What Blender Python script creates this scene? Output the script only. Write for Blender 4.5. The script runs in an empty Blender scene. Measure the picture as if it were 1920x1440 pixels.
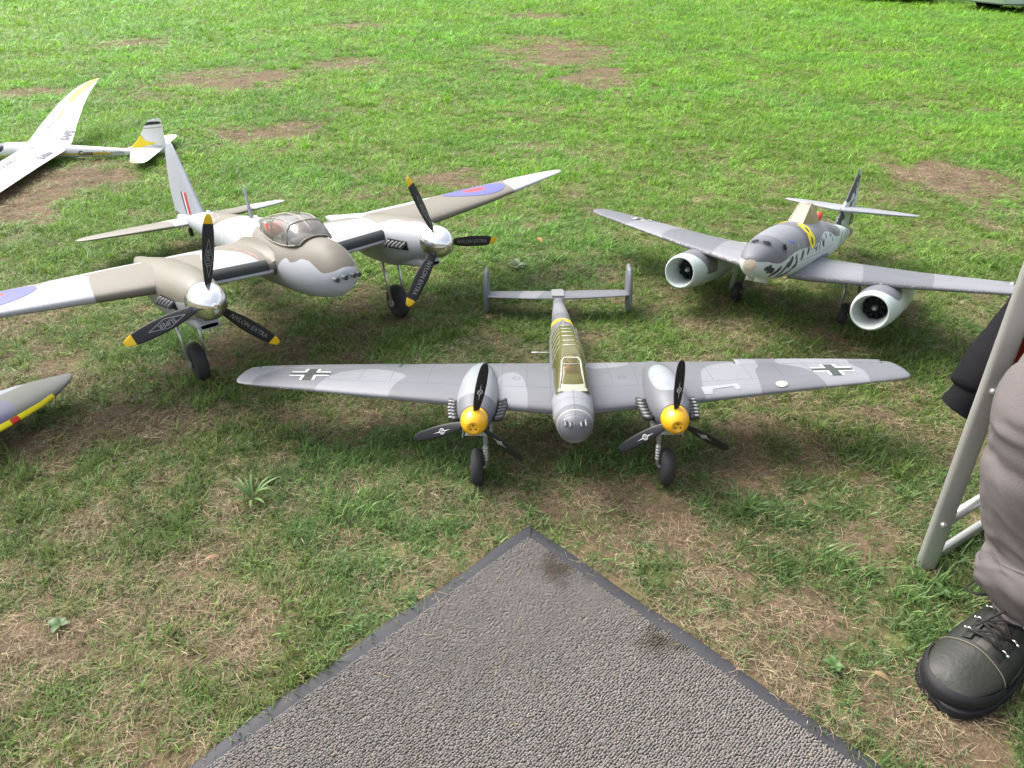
import bpy, bmesh, math, random
import numpy as np
from mathutils import Vector, Matrix, Euler
from mathutils.bvhtree import BVHTree

random.seed(7)
R = math.radians
scn = bpy.context.scene
COL = scn.collection

# ------------------------------------------------------------------ camera, sky, sun, exposure
cam_d = bpy.data.cameras.new('camera')
cam = bpy.data.objects.new('camera', cam_d)
COL.objects.link(cam)
cam.location = (0, 0, 1.05)
cam.rotation_euler = (R(90 - 31.6), 0, 0)
cam_d.sensor_width = 36.0
cam_d.lens = 36.0 * 1333 / 1920
cam_d.clip_start = 0.02
cam_d.clip_end = 600
scn.camera = cam

SUN_EL, SUN_AZ = R(52), R(-58)          # azimuth measured from +Y towards +X
world = bpy.data.worlds.new('World')
scn.world = world
world.use_nodes = True
wn = world.node_tree
wn.nodes.clear()
sky = wn.nodes.new('ShaderNodeTexSky')
sky.sky_type = 'NISHITA'
sky.sun_disc = False
sky.sun_elevation = SUN_EL
sky.sun_rotation = SUN_AZ
sky.air_density = 1.0
sky.dust_density = 6.0
sky.ozone_density = 0.6
bg = wn.nodes.new('ShaderNodeBackground')
bg.inputs['Strength'].default_value = 0.15
wo = wn.nodes.new('ShaderNodeOutputWorld')
hs = wn.nodes.new('ShaderNodeHueSaturation')      # thin bright overcast: the same sky, paler
hs.inputs['Saturation'].default_value = 0.42
wn.links.new(sky.outputs[0], hs.inputs['Color'])
wn.links.new(hs.outputs[0], bg.inputs[0])
wn.links.new(bg.outputs[0], wo.inputs[0])

sun_d = bpy.data.lights.new('sun', 'SUN')
sun_d.energy = 0.9
sun_d.angle = R(32)
sun_d.color = (1.0, 0.96, 0.9)
sun = bpy.data.objects.new('sun', sun_d)
COL.objects.link(sun)
sdir = Vector((math.sin(SUN_AZ) * math.cos(SUN_EL), math.cos(SUN_AZ) * math.cos(SUN_EL), math.sin(SUN_EL)))
sun.rotation_euler = sdir.to_track_quat('Z', 'Y').to_euler()
sun.location = (-3, 3, 6)

scn.view_settings.view_transform = 'Standard'
scn.view_settings.look = 'None'
scn.view_settings.exposure = 1.24
scn.view_settings.gamma = 1.0
scn.view_settings.use_curve_mapping = False

# ------------------------------------------------------------------ helpers: properties
def tag(o, label=None, cat=None, group=None, kind=None):
    if label: o['label'] = label
    if cat: o['category'] = cat
    if group: o['group'] = group
    if kind: o['kind'] = kind
    return o

def thing(name, loc, rot, label, cat, group=None):
    o = bpy.data.objects.new(name, None)
    o.empty_display_size = 0.1
    COL.objects.link(o)
    o.location = loc
    o.rotation_euler = rot
    return tag(o, label, cat, group)

# ------------------------------------------------------------------ helpers: meshes
def mk(name, V, F, mat, parent=None, smooth=True, attrs=None, fm=None, recalc=True, sharp=None):
    me = bpy.data.meshes.new(name)
    me.from_pydata([tuple(map(float, v)) for v in V], [], [tuple(f) for f in F])
    if recalc:
        bm = bmesh.new(); bm.from_mesh(me)
        bmesh.ops.recalc_face_normals(bm, faces=bm.faces)
        bm.to_mesh(me); bm.free()
    mats = mat if isinstance(mat, (list, tuple)) else [mat]
    for m in mats: me.materials.append(m)
    if fm is not None: me.polygons.foreach_set('material_index', list(fm))
    me.polygons.foreach_set('use_smooth', [smooth] * len(me.polygons))
    if attrs:
        for k, a in attrs.items():
            at = me.attributes.new(k, 'FLOAT', 'POINT')
            at.data.foreach_set('value', np.asarray(a, dtype=np.float32))
    if sharp is not None and smooth:
        bm = bmesh.new(); bm.from_mesh(me)
        for e in bm.edges:
            if len(e.link_faces) == 2 and e.calc_face_angle(0) > R(sharp): e.smooth = False
        bm.to_mesh(me); bm.free()
    me.update()
    o = bpy.data.objects.new(name, me)
    COL.objects.link(o)
    if parent: o.parent = parent
    return o

def join(*parts):
    V = []; F = []
    for v, f in parts:
        n = len(V); V += [tuple(p) for p in v]; F += [tuple(i + n for i in q) for q in f]
    return V, F

def loft(rings, cap=(True, True), closed=True):
    k = len(rings[0]); V = [tuple(p) for r in rings for p in r]; F = []
    m = k if closed else k - 1
    for i in range(len(rings) - 1):
        for j in range(m):
            a = i * k + j; b = i * k + (j + 1) % k
            F.append((a, b, b + k, a + k))
    if closed and cap[0]: F.append(tuple(range(k)))
    if closed and cap[1]: F.append(tuple(range((len(rings) - 1) * k, len(rings) * k)))
    return V, F

def pchip(xs, ys, x):
    xs = np.asarray(xs, float); ys = np.asarray(ys, float); x = np.asarray(x, float)
    h = np.diff(xs); d = np.diff(ys) / h
    m = np.zeros_like(ys); m[0] = d[0]; m[-1] = d[-1]
    for i in range(1, len(xs) - 1):
        if d[i - 1] * d[i] > 0:
            w1 = 2 * h[i] + h[i - 1]; w2 = h[i] + 2 * h[i - 1]
            m[i] = (w1 + w2) / (w1 / d[i - 1] + w2 / d[i])
    i = np.clip(np.searchsorted(xs, x) - 1, 0, len(xs) - 2)
    t = (x - xs[i]) / h[i]
    return (ys[i] * (1 + 2 * t) * (1 - t) ** 2 + m[i] * h[i] * t * (1 - t) ** 2
            + ys[i + 1] * t * t * (3 - 2 * t) + m[i + 1] * h[i] * t * t * (t - 1))

def body(st, n=44, sub=5, x0=0.0, ex=2.0, cap=(True, True), flat=None):
    """fuselage-like loft along Y; st rows (y, zc, halfwidth, up, down)"""
    st = np.array(st, float)
    ys = np.concatenate([np.linspace(st[i, 0], st[i + 1, 0], sub, endpoint=False) for i in range(len(st) - 1)] + [[st[-1, 0]]])
    c = [pchip(st[:, 0], st[:, k], ys) for k in range(1, 5)]
    th = np.linspace(0, 2 * np.pi, n, endpoint=False) + math.pi / 2
    co, si = np.cos(th), np.sin(th)
    sx = np.sign(co) * np.abs(co) ** (2 / ex); sz = np.sign(si) * np.abs(si) ** (2 / ex)
    rings = []
    for y, z, w, u, d in zip(ys, *c):
        rings.append([(x0 + w * a, y, z + (u if b > 0 else d) * b) for a, b in zip(sx, sz)])
    return loft(rings, cap)

def wing(st, side=1, ncs=26, nsp=60, cut=None, camber=0.018, ucut0=None, vert=False, urange=None, srange=None):
    """half wing; st rows (s, yLE, yTE, z, t). returns V,F,s,u,upper. cut=(s0,s1,u): trailing edge cut for an aileron"""
    st = np.array(st, float)
    s_lo, s_hi = (st[0, 0], st[-1, 0]) if srange is None else srange
    ss = set(np.round(np.linspace(s_lo, s_hi, nsp), 5)) | {round(v, 5) for v in st[:, 0] if s_lo <= v <= s_hi}
    if cut:
        for c in cut: ss |= {round(c[0] - .0006, 5), round(c[0], 5), round(c[1], 5), round(c[1] + .0006, 5)}
    ss = np.array(sorted(ss))
    col = [np.interp(ss, st[:, 0], st[:, k]) for k in range(1, 5)]
    k = np.arange(2 * ncs + 1)
    th = np.pi * k / ncs
    xc = (1 + np.cos(th)) / 2
    upper = k <= ncs
    rings = []; A_s = []; A_u = []; A_up = []
    for s, l, t, z, tk in zip(ss, *col):
        c = t - l
        x = xc.copy()
        if urange is not None: x = urange[0] + (urange[1] - urange[0]) * x
        if cut:
            for c0, c1, uc in cut:
                if c0 - 1e-6 <= s <= c1 + 1e-6: x = np.minimum(x, uc)
        yt = 5 * tk * (0.2969 * np.sqrt(x) - 0.1260 * x - 0.3516 * x ** 2 + 0.2843 * x ** 3 - 0.1036 * x ** 4) + 0.004
        if urange is not None: yt = yt * np.clip(np.minimum(1, (x - urange[0]) / .02 + .5), 0, 1)
        cb = 4 * camber * x * (1 - x)
        zz = z + c * (cb + np.where(upper, yt, -yt))
        yy = l + c * x
        if vert: rings.append([(side + (a - z), b, s) for a, b in zip(zz, yy)])
        else: rings.append([(side * s, b, a) for a, b in zip(zz, yy)])
        A_s += [s] * len(x); A_u += list(x); A_up += list(upper.astype(float))
    V, F = loft(rings)
    return V, F, np.array(A_s), np.array(A_u), np.array(A_up)

def tube(path, r, n=10, cap=True):
    P = [Vector(p) for p in path]; rr = r if isinstance(r, (list, tuple)) else [r] * len(P)
    rings = []; up = None
    for i, p in enumerate(P):
        t = (P[min(i + 1, len(P) - 1)] - P[max(i - 1, 0)]).normalized()
        if up is None: up = Vector((0, 0, 1)) if abs(t.z) < .9 else Vector((0, 1, 0))
        a = t.cross(up).normalized(); b = a.cross(t).normalized(); up = b
        rings.append([p + rr[i] * (math.cos(q) * a + math.sin(q) * b) for q in [2 * math.pi * k / n for k in range(n)]])
    return loft(rings, (cap, cap))

def bar(p0, p1, w, h, side=None, bev=0.0):
    """rectangular bar between two points, w along `side`, h across it; rounded corners when bev"""
    p0 = Vector(p0); p1 = Vector(p1); t = (p1 - p0).normalized()
    s = Vector(side) if side else (Vector((0, 0, 1)) if abs(t.z) < .9 else Vector((1, 0, 0)))
    s = (s - t * s.dot(t)).normalized(); q = t.cross(s)
    if bev:
        pts = []
        for cx, cy, a0 in ((1, 1, 0), (-1, 1, 90), (-1, -1, 180), (1, -1, 270)):
            for a in (0, 30, 60, 90):
                pts.append((cx * (w / 2 - bev) + bev * math.cos(R(a0 + a)), cy * (h / 2 - bev) + bev * math.sin(R(a0 + a))))
    else: pts = [(w / 2, h / 2), (-w / 2, h / 2), (-w / 2, -h / 2), (w / 2, -h / 2)]
    return loft([[p + s * a + q * b for a, b in pts] for p in (p0, p1)])

def lathe(prof, c, axis='Y', n=28):
    """prof rows (a, r): offset along axis and radius"""
    rings = []
    for a, r in prof:
        ring = []
        for k in range(n):
            q = 2 * math.pi * k / n; u, v = r * math.cos(q), r * math.sin(q)
            p = {'Y': (u, a, v), 'X': (a, u, v), 'Z': (u, v, a)}[axis]
            ring.append((c[0] + p[0], c[1] + p[1], c[2] + p[2]))
        rings.append(ring)
    return loft(rings)

def ball(c, r, n=14, m=9):
    rx, ry, rz = r if isinstance(r, (tuple, list)) else (r, r, r)
    rings = []
    for i in range(m + 1):
        f = math.pi * (i + .02) / (m + .04)
        rings.append([(c[0] + rx * math.sin(f) * math.cos(2 * math.pi * k / n), c[1] + ry * math.sin(f) * math.sin(2 * math.pi * k / n), c[2] + rz * math.cos(f)) for k in range(n)])
    return loft(rings)

def xform(VF, M):
    return [tuple(M @ Vector(v)) for v in VF[0]], VF[1]

# ---- flat marks laid on a curved surface
def conform(polys, frame, VF, off=0.0006, res=0.008):
    o, ux, uy, d = [Vector(a) for a in frame]
    d = d.normalized()
    bvh = BVHTree.FromPolygons([Vector(v) for v in VF[0]], [tuple(f) for f in VF[1]])
    bm = bmesh.new()
    for p in polys:
        vs = [bm.verts.new((a[0], a[1], 0)) for a in p]
        try: bm.faces.new(vs)
        except ValueError: pass
    bmesh.ops.triangulate(bm, faces=bm.faces[:])
    xs = [v.co.x for v in bm.verts]; ys = [v.co.y for v in bm.verts]
    for ax, lo, hi in ((0, min(xs), max(xs)), (1, min(ys), max(ys))):
        k = int((hi - lo) / res)
        for i in range(1, k + 1):
            co = [0, 0, 0]; no = [0, 0, 0]; co[ax] = lo + (hi - lo) * i / (k + 1); no[ax] = 1
            bmesh.ops.bisect_plane(bm, geom=bm.verts[:] + bm.edges[:] + bm.faces[:], plane_co=co, plane_no=no, dist=1e-6)
    bm.verts.index_update()
    V = []; ok = []
    for v in bm.verts:
        p = o + ux * v.co.x + uy * v.co.y
        h = bvh.ray_cast(p - d * 0.4, d)
        if h[0] is None: V.append(p); ok.append(False)
        else:
            n = h[1] if h[1].dot(d) < 0 else -h[1]
            V.append(h[0] - d * off * .5 + n * off); ok.append(True)
    F = [tuple(v.index for v in f.verts) for f in bm.faces if all(ok[v.index] for v in f.verts)]
    bm.free()
    return V, F

def text_polys(s, size=1.0, bold=0.0, shear=0.0):
    cu = bpy.data.curves.new('lettering', 'FONT')
    cu.body = s; cu.size = size; cu.align_x = 'CENTER'; cu.align_y = 'CENTER'
    cu.resolution_u = 2; cu.offset = bold; cu.shear = shear
    ob = bpy.data.objects.new('lettering', cu); COL.objects.link(ob)
    dg = bpy.context.evaluated_depsgraph_get(); dg.update()
    me = bpy.data.meshes.new_from_object(ob.evaluated_get(dg))
    P = [[(me.vertices[i].co.x, me.vertices[i].co.y) for i in p.vertices] for p in me.polygons]
    bpy.data.objects.remove(ob); bpy.data.meshes.remove(me); bpy.data.curves.remove(cu)
    return P

def disc(r0, r1, n=28, cx=0, cy=0):
    P = []
    for k in range(n):
        a, b = 2 * math.pi * k / n, 2 * math.pi * (k + 1) / n
        if r0 <= 0: P.append([(cx, cy), (cx + r1 * math.cos(a), cy + r1 * math.sin(a)), (cx + r1 * math.cos(b), cy + r1 * math.sin(b))])
        else: P.append([(cx + r0 * math.cos(a), cy + r0 * math.sin(a)), (cx + r1 * math.cos(a), cy + r1 * math.sin(a)), (cx + r1 * math.cos(b), cy + r1 * math.sin(b)), (cx + r0 * math.cos(b), cy + r0 * math.sin(b))])
    return P

def rect(x0, y0, x1, y1): return [(x0, y0), (x1, y0), (x1, y1), (x0, y1)]

def line2(pts, w):
    out = []
    for (a, b), (c, d) in zip(pts[:-1], pts[1:]):
        l = math.hypot(c - a, d - b) or 1; nx, ny = -(d - b) / l * w / 2, (c - a) / l * w / 2
        out.append([(a + nx, b + ny), (a - nx, b - ny), (c - nx, d - ny), (c + nx, d + ny)])
    return out

# ---- signed distances for paint schemes (negative inside)
def sd_poly(x, y, pts):
    pts = np.array(pts, float); n = len(pts)
    d = np.full(x.shape, 1e9); s = np.ones(x.shape)
    for i in range(n):
        a = pts[i]; b = pts[i - 1]
        ex, ey = b - a; wx, wy = x - a[0], y - a[1]
        t = np.clip((wx * ex + wy * ey) / (ex * ex + ey * ey + 1e-12), 0, 1)
        d = np.minimum(d, (wx - ex * t) ** 2 + (wy - ey * t) ** 2)
        c1 = y >= a[1]; c2 = y < b[1]; c3 = ex * wy > ey * wx
        flip = (c1 & c2 & c3) | (~c1 & ~c2 & ~c3)
        s = np.where(flip, -s, s)
    return s * np.sqrt(d)

def smooth_poly(pts, it=2):
    p = np.array(pts, float)
    for _ in range(it):
        q = np.roll(p, -1, 0); p = np.stack([.75 * p + .25 * q, .25 * p + .75 * q], 1).reshape(-1, 2)
    return p

def sd_cap(x, y, a, b, r):
    ex, ey = b[0] - a[0], b[1] - a[1]
    t = np.clip(((x - a[0]) * ex + (y - a[1]) * ey) / (ex * ex + ey * ey + 1e-12), 0, 1)
    return np.hypot(x - a[0] - ex * t, y - a[1] - ey * t) - r

def vnoise(x, y, seed=0):
    xi = np.floor(x).astype(np.int64); yi = np.floor(y).astype(np.int64)
    fx = x - xi; fy = y - yi; fx = fx * fx * (3 - 2 * fx); fy = fy * fy * (3 - 2 * fy)
    def hsh(a, b):
        v = (a * 374761393 + b * 668265263 + seed * 974711) & 0x7fffffff
        v = ((v ^ (v >> 13)) * 1274126177) & 0x7fffffff
        return ((v ^ (v >> 16)) & 0xffff) / 65535.0
    return (hsh(xi, yi) * (1 - fx) + hsh(xi + 1, yi) * fx) * (1 - fy) + (hsh(xi, yi + 1) * (1 - fx) + hsh(xi + 1, yi + 1) * fx) * fy

def fbm(x, y, seed=0, o=4):
    v = 0; a = .5; t = 0
    for i in range(o):
        v = v + a * vnoise(x * 2 ** i + 17.3 * i, y * 2 ** i + 9.1 * i, seed + i); t += a; a *= .5
    return v / t

# ------------------------------------------------------------------ helpers: materials
def new_mat(name):
    m = bpy.data.materials.new(name); m.use_nodes = True
    nt = m.node_tree; nt.nodes.clear()
    out = nt.nodes.new('ShaderNodeOutputMaterial')
    return m, nt, out

def nd(nt, t, **kw):
    n = nt.nodes.new(t)
    for k, v in kw.items(): setattr(n, k, v)
    return n

def math_n(nt, op, a, b=None, c=None, clamp=False):
    n = nd(nt, 'ShaderNodeMath', operation=op, use_clamp=clamp)
    for i, v in enumerate((a, b, c)):
        if v is None: continue
        if isinstance(v, (int, float)): n.inputs[i].default_value = v
        else: nt.links.new(v, n.inputs[i])
    return n.outputs[0]

def mixc(nt, fac, a, b, blend='MIX'):
    n = nd(nt, 'ShaderNodeMix', data_type='RGBA', blend_type=blend)
    for i, v in ((0, fac), (6, a), (7, b)):
        if isinstance(v, (int, float)): n.inputs[i].default_value = v
        elif isinstance(v, tuple): n.inputs[i].default_value = (*v[:3], 1)
        else: nt.links.new(v, n.inputs[i])
    return n.outputs[2]

def attr_n(nt, name): return nd(nt, 'ShaderNodeAttribute', attribute_name=name).outputs['Fac']

def noise_n(nt, scale, detail=4, rough=.55, coord='Object', vec=None):
    if vec is None: vec = nd(nt, 'ShaderNodeTexCoord').outputs[coord]
    n = nd(nt, 'ShaderNodeTexNoise')
    n.inputs['Scale'].default_value = scale; n.inputs['Detail'].default_value = detail; n.inputs['Roughness'].default_value = rough
    nt.links.new(vec, n.inputs['Vector'])
    return n.outputs['Fac']

def paint(name, base, layers=(), lines=(), rough=.45, metal=0.0, grime=.10, chip=None, soft=.0006, bump=.0, spec=.4, fine=900):
    """layers: (attr, colour) shows where attr < 0.  lines: (attr, [values], halfwidth, colour) panel lines. chip: (attr, colour): worn edge where attr is small"""
    m, nt, out = new_mat(name)
    c = base if not isinstance(base, tuple) else None
    col = nd(nt, 'ShaderNodeRGB'); col.outputs[0].default_value = (*base, 1); cur = col.outputs[0]
    for at, cc in layers:
        f = math_n(nt, 'MULTIPLY_ADD', attr_n(nt, at), -1 / (2 * soft), .5, clamp=True)
        cur = mixc(nt, f, cur, cc)
    g = noise_n(nt, 9, 6, .6)
    gm = math_n(nt, 'MULTIPLY_ADD', g, grime * 2, 1 - grime)
    gr = nd(nt, 'ShaderNodeCombineColor')
    for i in range(3): nt.links.new(gm, gr.inputs[i])
    cur = mixc(nt, 1.0, cur, gr.outputs[0], 'MULTIPLY')
    if chip:
        at, cc, w = chip[:3]; amp = chip[3] if len(chip) > 3 else w * 2.0
        n2 = noise_n(nt, 130, 5, .7)
        f = math_n(nt, 'LESS_THAN', math_n(nt, 'ADD', attr_n(nt, at), math_n(nt, 'MULTIPLY', n2, amp)), w)
        cur = mixc(nt, f, cur, cc)
    lm = None
    for at, vals, hw, cc in lines:
        a = attr_n(nt, at); f = None
        for v in vals:
            d = math_n(nt, 'ABSOLUTE', math_n(nt, 'SUBTRACT', a, v))
            q = math_n(nt, 'LESS_THAN', d, hw)
            f = q if f is None else math_n(nt, 'MAXIMUM', f, q)
        cur = mixc(nt, math_n(nt, 'MULTIPLY', f, .75), cur, cc)
    b = nd(nt, 'ShaderNodeBsdfPrincipled')
    nt.links.new(cur, b.inputs['Base Color'])
    b.inputs['Metallic'].default_value = metal
    b.inputs['Specular IOR Level'].default_value = spec
    rr = math_n(nt, 'MULTIPLY_ADD', g, .25, rough - .12)
    nt.links.new(rr, b.inputs['Roughness'])
    if bump:
        bp = nd(nt, 'ShaderNodeBump'); bp.inputs['Strength'].default_value = bump; bp.inputs['Distance'].default_value = .001
        nt.links.new(noise_n(nt, fine, 2, .5), bp.inputs['Height']); nt.links.new(bp.outputs[0], b.inputs['Normal'])
    nt.links.new(b.outputs[0], out.inputs[0])
    return m

def glassy(name, tint, diff, dfac=.15, gloss=.9):
    m, nt, out = new_mat(name)
    t = nd(nt, 'ShaderNodeBsdfTransparent'); t.inputs[0].default_value = (*tint, 1)
    d = nd(nt, 'ShaderNodeBsdfDiffuse'); d.inputs[0].default_value = (*diff, 1)
    s = nd(nt, 'ShaderNodeMixShader'); s.inputs[0].default_value = dfac
    nt.links.new(t.outputs[0], s.inputs[1]); nt.links.new(d.outputs[0], s.inputs[2])
    g = nd(nt, 'ShaderNodeBsdfGlossy'); g.inputs['Roughness'].default_value = .06
    fr = nd(nt, 'ShaderNodeFresnel'); fr.inputs[0].default_value = 1.45
    s2 = nd(nt, 'ShaderNodeMixShader')
    nt.links.new(math_n(nt, 'MULTIPLY', fr.outputs[0], gloss), s2.inputs[0])
    nt.links.new(s.outputs[0], s2.inputs[1]); nt.links.new(g.outputs[0], s2.inputs[2])
    nt.links.new(s2.outputs[0], out.inputs[0])
    return m

GREY_L = (.228, .235, .256); GREY_D = (.148, .154, .170); LINE = (.07, .075, .09)
M_black = paint('black_plastic', (.018, .018, .02), rough=.38, grime=.2, bump=.3)
M_rubber = paint('tyre_rubber', (.035, .034, .036), rough=.75, grime=.25, bump=.5, fine=400)
M_hub = paint('pale_hub', (.40, .39, .36), rough=.5)
M_alu = paint('dull_aluminium', (.50, .50, .48), rough=.42, metal=.55, grime=.12)
M_strut = paint('gear_strut_metal', (.62, .62, .6), rough=.3, metal=.7)
M_white = paint('white_mark', (.70, .70, .70), rough=.5)
M_blackmark = paint('black_mark', (.035, .04, .05), rough=.5)
M_red = paint('red_mark', (.62, .05, .06), rough=.5)
M_blue = paint('blue_mark', (.095, .10, .30), rough=.5)
M_navy = paint('navy_mark', (.06, .08, .16), rough=.5)
M_yellow = paint('yellow_mark', (.80, .62, .03), rough=.45)
M_gun = paint('gun_metal', (.16, .16, .16), rough=.35, metal=.6)
M_dark = paint('dark_recess', (.012, .012, .013), rough=.8)
M_skin = paint('painted_skin', (.62, .36, .2), rough=.5)
M_leather = paint('brown_leather', (.16, .075, .04), rough=.5)

# ------------------------------------------------------------------ shared builders for the models
def blade_geo(Rm, r0, chords, thick, pitch0, pitch1, sense=1, sweep=0.0, n=18, m=22):
    """canonical blade: radial +Z, front -Y, tangent +X"""
    rs = np.linspace(r0, Rm, m); cr = np.array(chords, float)
    rings = []; rad = []
    for r in rs:
        f = (r - r0) / (Rm - r0)
        c = float(pchip(cr[:, 0], cr[:, 1], [f])[0])
        b = R(pitch0 + (pitch1 - pitch0) * f ** .6); t = thick * c * (1 - .45 * f) + .0012 * (1 - f) + .0006
        e = Vector((math.cos(b), sense * math.sin(b), 0)); q = Vector((-sense * math.sin(b), math.cos(b), 0))
        off = sweep * math.sin(f * math.pi) * (1 if True else 0)
        ring = []
        for k in range(n):
            a = 2 * math.pi * k / n
            x = .5 * c * math.cos(a); y = .5 * t * math.sin(a) * (1 - .25 * math.cos(a) * sense)
            ring.append(e * (x + off) + q * y + Vector((0, 0, r)))
        rings.append(ring); rad += [r] * n
    V, F = loft(rings)
    return V, F, np.array(rad)

def propeller(parent, hub, angles, Rm, spin_prof, m_spin, blade_kw, tipw, m_blade, marks, name='propeller', spin_extra=None):
    V, F = lathe(spin_prof, hub, 'Y', 40)
    sp = mk('spinner', V, F, m_spin, parent)
    bV, bF, rad = blade_geo(Rm, **blade_kw)
    for i, a in enumerate(angles):
        M = Matrix.Translation(hub) @ Matrix.Rotation(R(a), 4, 'Y')
        V2, _ = xform((bV, bF), M)
        mk('propeller_blade', V2, bF, m_blade, sp, attrs={'tip': (Rm - tipw) - rad})
        for polys, mm, nm in marks[i % len(marks)]:
            dV, dF = conform(polys, ((0, 0, 0), (1, 0, 0), (0, 0, 1), (0, 1, 0)), (bV, bF), off=.0006, res=.02)
            if dF: mk(nm, xform((dV, dF), M)[0], dF, mm, sp, smooth=False, recalc=False)
    return sp

def wheel(parent, c, rad, wid, hubr):
    w2 = wid / 2; prof = []
    for k in range(13):
        a = math.pi * k / 12
        prof.append((-w2 * math.cos(a) * (1 if abs(math.cos(a)) < .9 else .98), hubr + (rad - hubr) * math.sin(a) ** .55))
    ty = mk('tyre', *lathe(prof, c, 'X', 36), M_rubber, parent)
    for g in (-.3, 0, .3): pass
    hb = mk('hub', *join(lathe([(-w2 * .86, .0005), (-w2 * .86, hubr * .5), (-w2 * .72, hubr * .62), (-w2 * .78, hubr * 1.04), (w2 * .78, hubr * 1.04), (w2 * .72, hubr * .62), (w2 * .86, hubr * .5), (w2 * .86, .0005)], c, 'X', 24),
                         tube([(c[0] - w2 * 1.15, c[1], c[2]), (c[0] + w2 * 1.15, c[1], c[2])], hubr * .22, 10)), M_hub, ty, sharp=40)
    return ty

def bust(parent, c, s, m_head, m_body, m_hat, name='pilot_figure', face=-1):
    """small doll pilot: torso, arms, head with nose, goggles, helmet"""
    x, y, z = c
    tv = loft([[(x + s * w * math.cos(a), y + s * d * math.sin(a), z + s * h) for a in [2 * math.pi * k / 16 for k in range(16)]]
               for h, w, d in ((-.9, .62, .4), (-.4, .66, .42), (-.05, .72, .4), (.12, .62, .36), (.22, .3, .26), (.32, .2, .2), (.5, .19, .2))])
    o = mk(name, *tv, m_body, parent)
    hv = join(ball((x, y, z + s * .78), (s * .29, s * .33, s * .38), 16, 12), ball((x, y + face * s * .33, z + s * .74), (s * .06, s * .08, s * .1), 8, 6),
              ball((x - s * .28, y, z + s * .75), (s * .06, s * .08, s * .1), 8, 6), ball((x + s * .28, y, z + s * .75), (s * .06, s * .08, s * .1), 8, 6))
    mk('pilot_head', *hv, m_head, o)
    rings = []
    for i in range(7):
        f = (math.pi * .52) * i / 6
        rings.append([(x + s * .32 * math.sin(f + .03) * math.cos(2 * math.pi * k / 16), y - face * s * .03 + s * .36 * math.sin(f + .03) * math.sin(2 * math.pi * k / 16), z + s * .8 + s * .4 * math.cos(f)) for k in range(16)])
    mk('pilot_cap', *loft(rings, (True, False)), m_hat, o)
    return o

# ================================================================== the field
BARE = [(0.48,9.13,0.69,1.6),(0.84,7.12,0.30,0.62),(-2.66,7.13,0.64,0.68),(-1.68,8.16,0.34,0.56),(-1.46,5.07,0.18,0.24),(-1.77,4.79,0.21,0.18),(-4.12,6.38,0.27,0.26),(-2.33,12.42,0.50,0.71),(-0.31,3.79,0.17,0.15),(-2.41,3.77,0.36,0.40),(-2.27,3.23,0.20,0.23),(2.24,3.85,0.17,0.21),(2.47,3.67,0.22,0.34),(-4.93,10.10,0.41,0.60),(0.38,14.22,0.66,0.69),
        (-0.88,1.97,0.15,0.14),(-1.53,2.08,0.17,0.12),(-0.47,1.53,0.17,0.10),(-0.98,1.52,0.14,0.07),(-0.58,1.19,0.09,0.06),(-0.91,1.11,0.09,0.05),(0.56,1.37,0.14,0.13),(0.63,1.50,0.08,0.07),(0.17,1.23,0.18,0.07),(0.53,0.90,0.10,0.06),(0.32,1.11,0.13,0.08),(0.44,0.75,0.08,0.04),(-0.62,1.02,0.07,0.06),(-0.80,0.84,0.08,0.05),(0.67,0.64,0.08,0.03),(0.72,1.11,0.09,0.08),(0.38,0.98,0.08,0.04),(0.77,0.72,0.05,0.06),(-0.49,2.28,0.11,0.09),(0.65,3.00,0.07,0.07)]

def lush(x, y):
    """0 bare earth .. 1 thick grass"""
    base = np.interp(y, [.4, 1.1, 1.7, 2.3, 3.2, 5, 9], [.52, .54, .57, .70, .80, .86, .90])
    n = (fbm(x * 2.3, y * 2.3, 3, 3) - .5) * .85 + (fbm(x * 11, y * 11, 21, 3) - .5) * 1.25
    n = n * np.interp(y, [1, 3, 8], [1.05, .85, .75])
    v = base + n
    wob = (fbm(x * 5, y * 5, 44, 3) - .5) * 1.3
    for cx, cy, rx, ry in BARE:
        d = np.hypot((x - cx) / rx, (y - cy) / ry) + wob
        v = v - np.where(y > 2.4, .78, .42) * np.clip(1.4 - d, 0, 1) ** .8
    return np.clip(v, 0, 1)

def ground_z(x, y):
    return (fbm(x * 1.3, y * 1.3, 8, 3) - .5) * .02 * np.clip((y - 1.2) / 4, 0, 1) + (fbm(x * 22, y * 22, 31, 2) - .5) * .006 - .002

gx = np.concatenate([np.linspace(-150, -16, 12), np.linspace(-15, -3, 50), np.linspace(-2.9, 2.9, 300), np.linspace(3, 15, 50), np.linspace(16, 150, 12)])
gy = np.concatenate([np.linspace(-60, -1, 10), np.linspace(-.8, 4, 260), np.linspace(4.05, 20, 160), np.linspace(21, 220, 14)])
X, Y = np.meshgrid(gx, gy)
Zg = ground_z(X, Y)
GV = np.stack([X, Y, Zg], -1).reshape(-1, 3)
nx = len(gx)
idx = np.arange(len(GV)).reshape(X.shape)
GF = np.stack([idx[:-1, :-1], idx[:-1, 1:], idx[1:, 1:], idx[1:, :-1]], -1).reshape(-1, 4)

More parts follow.
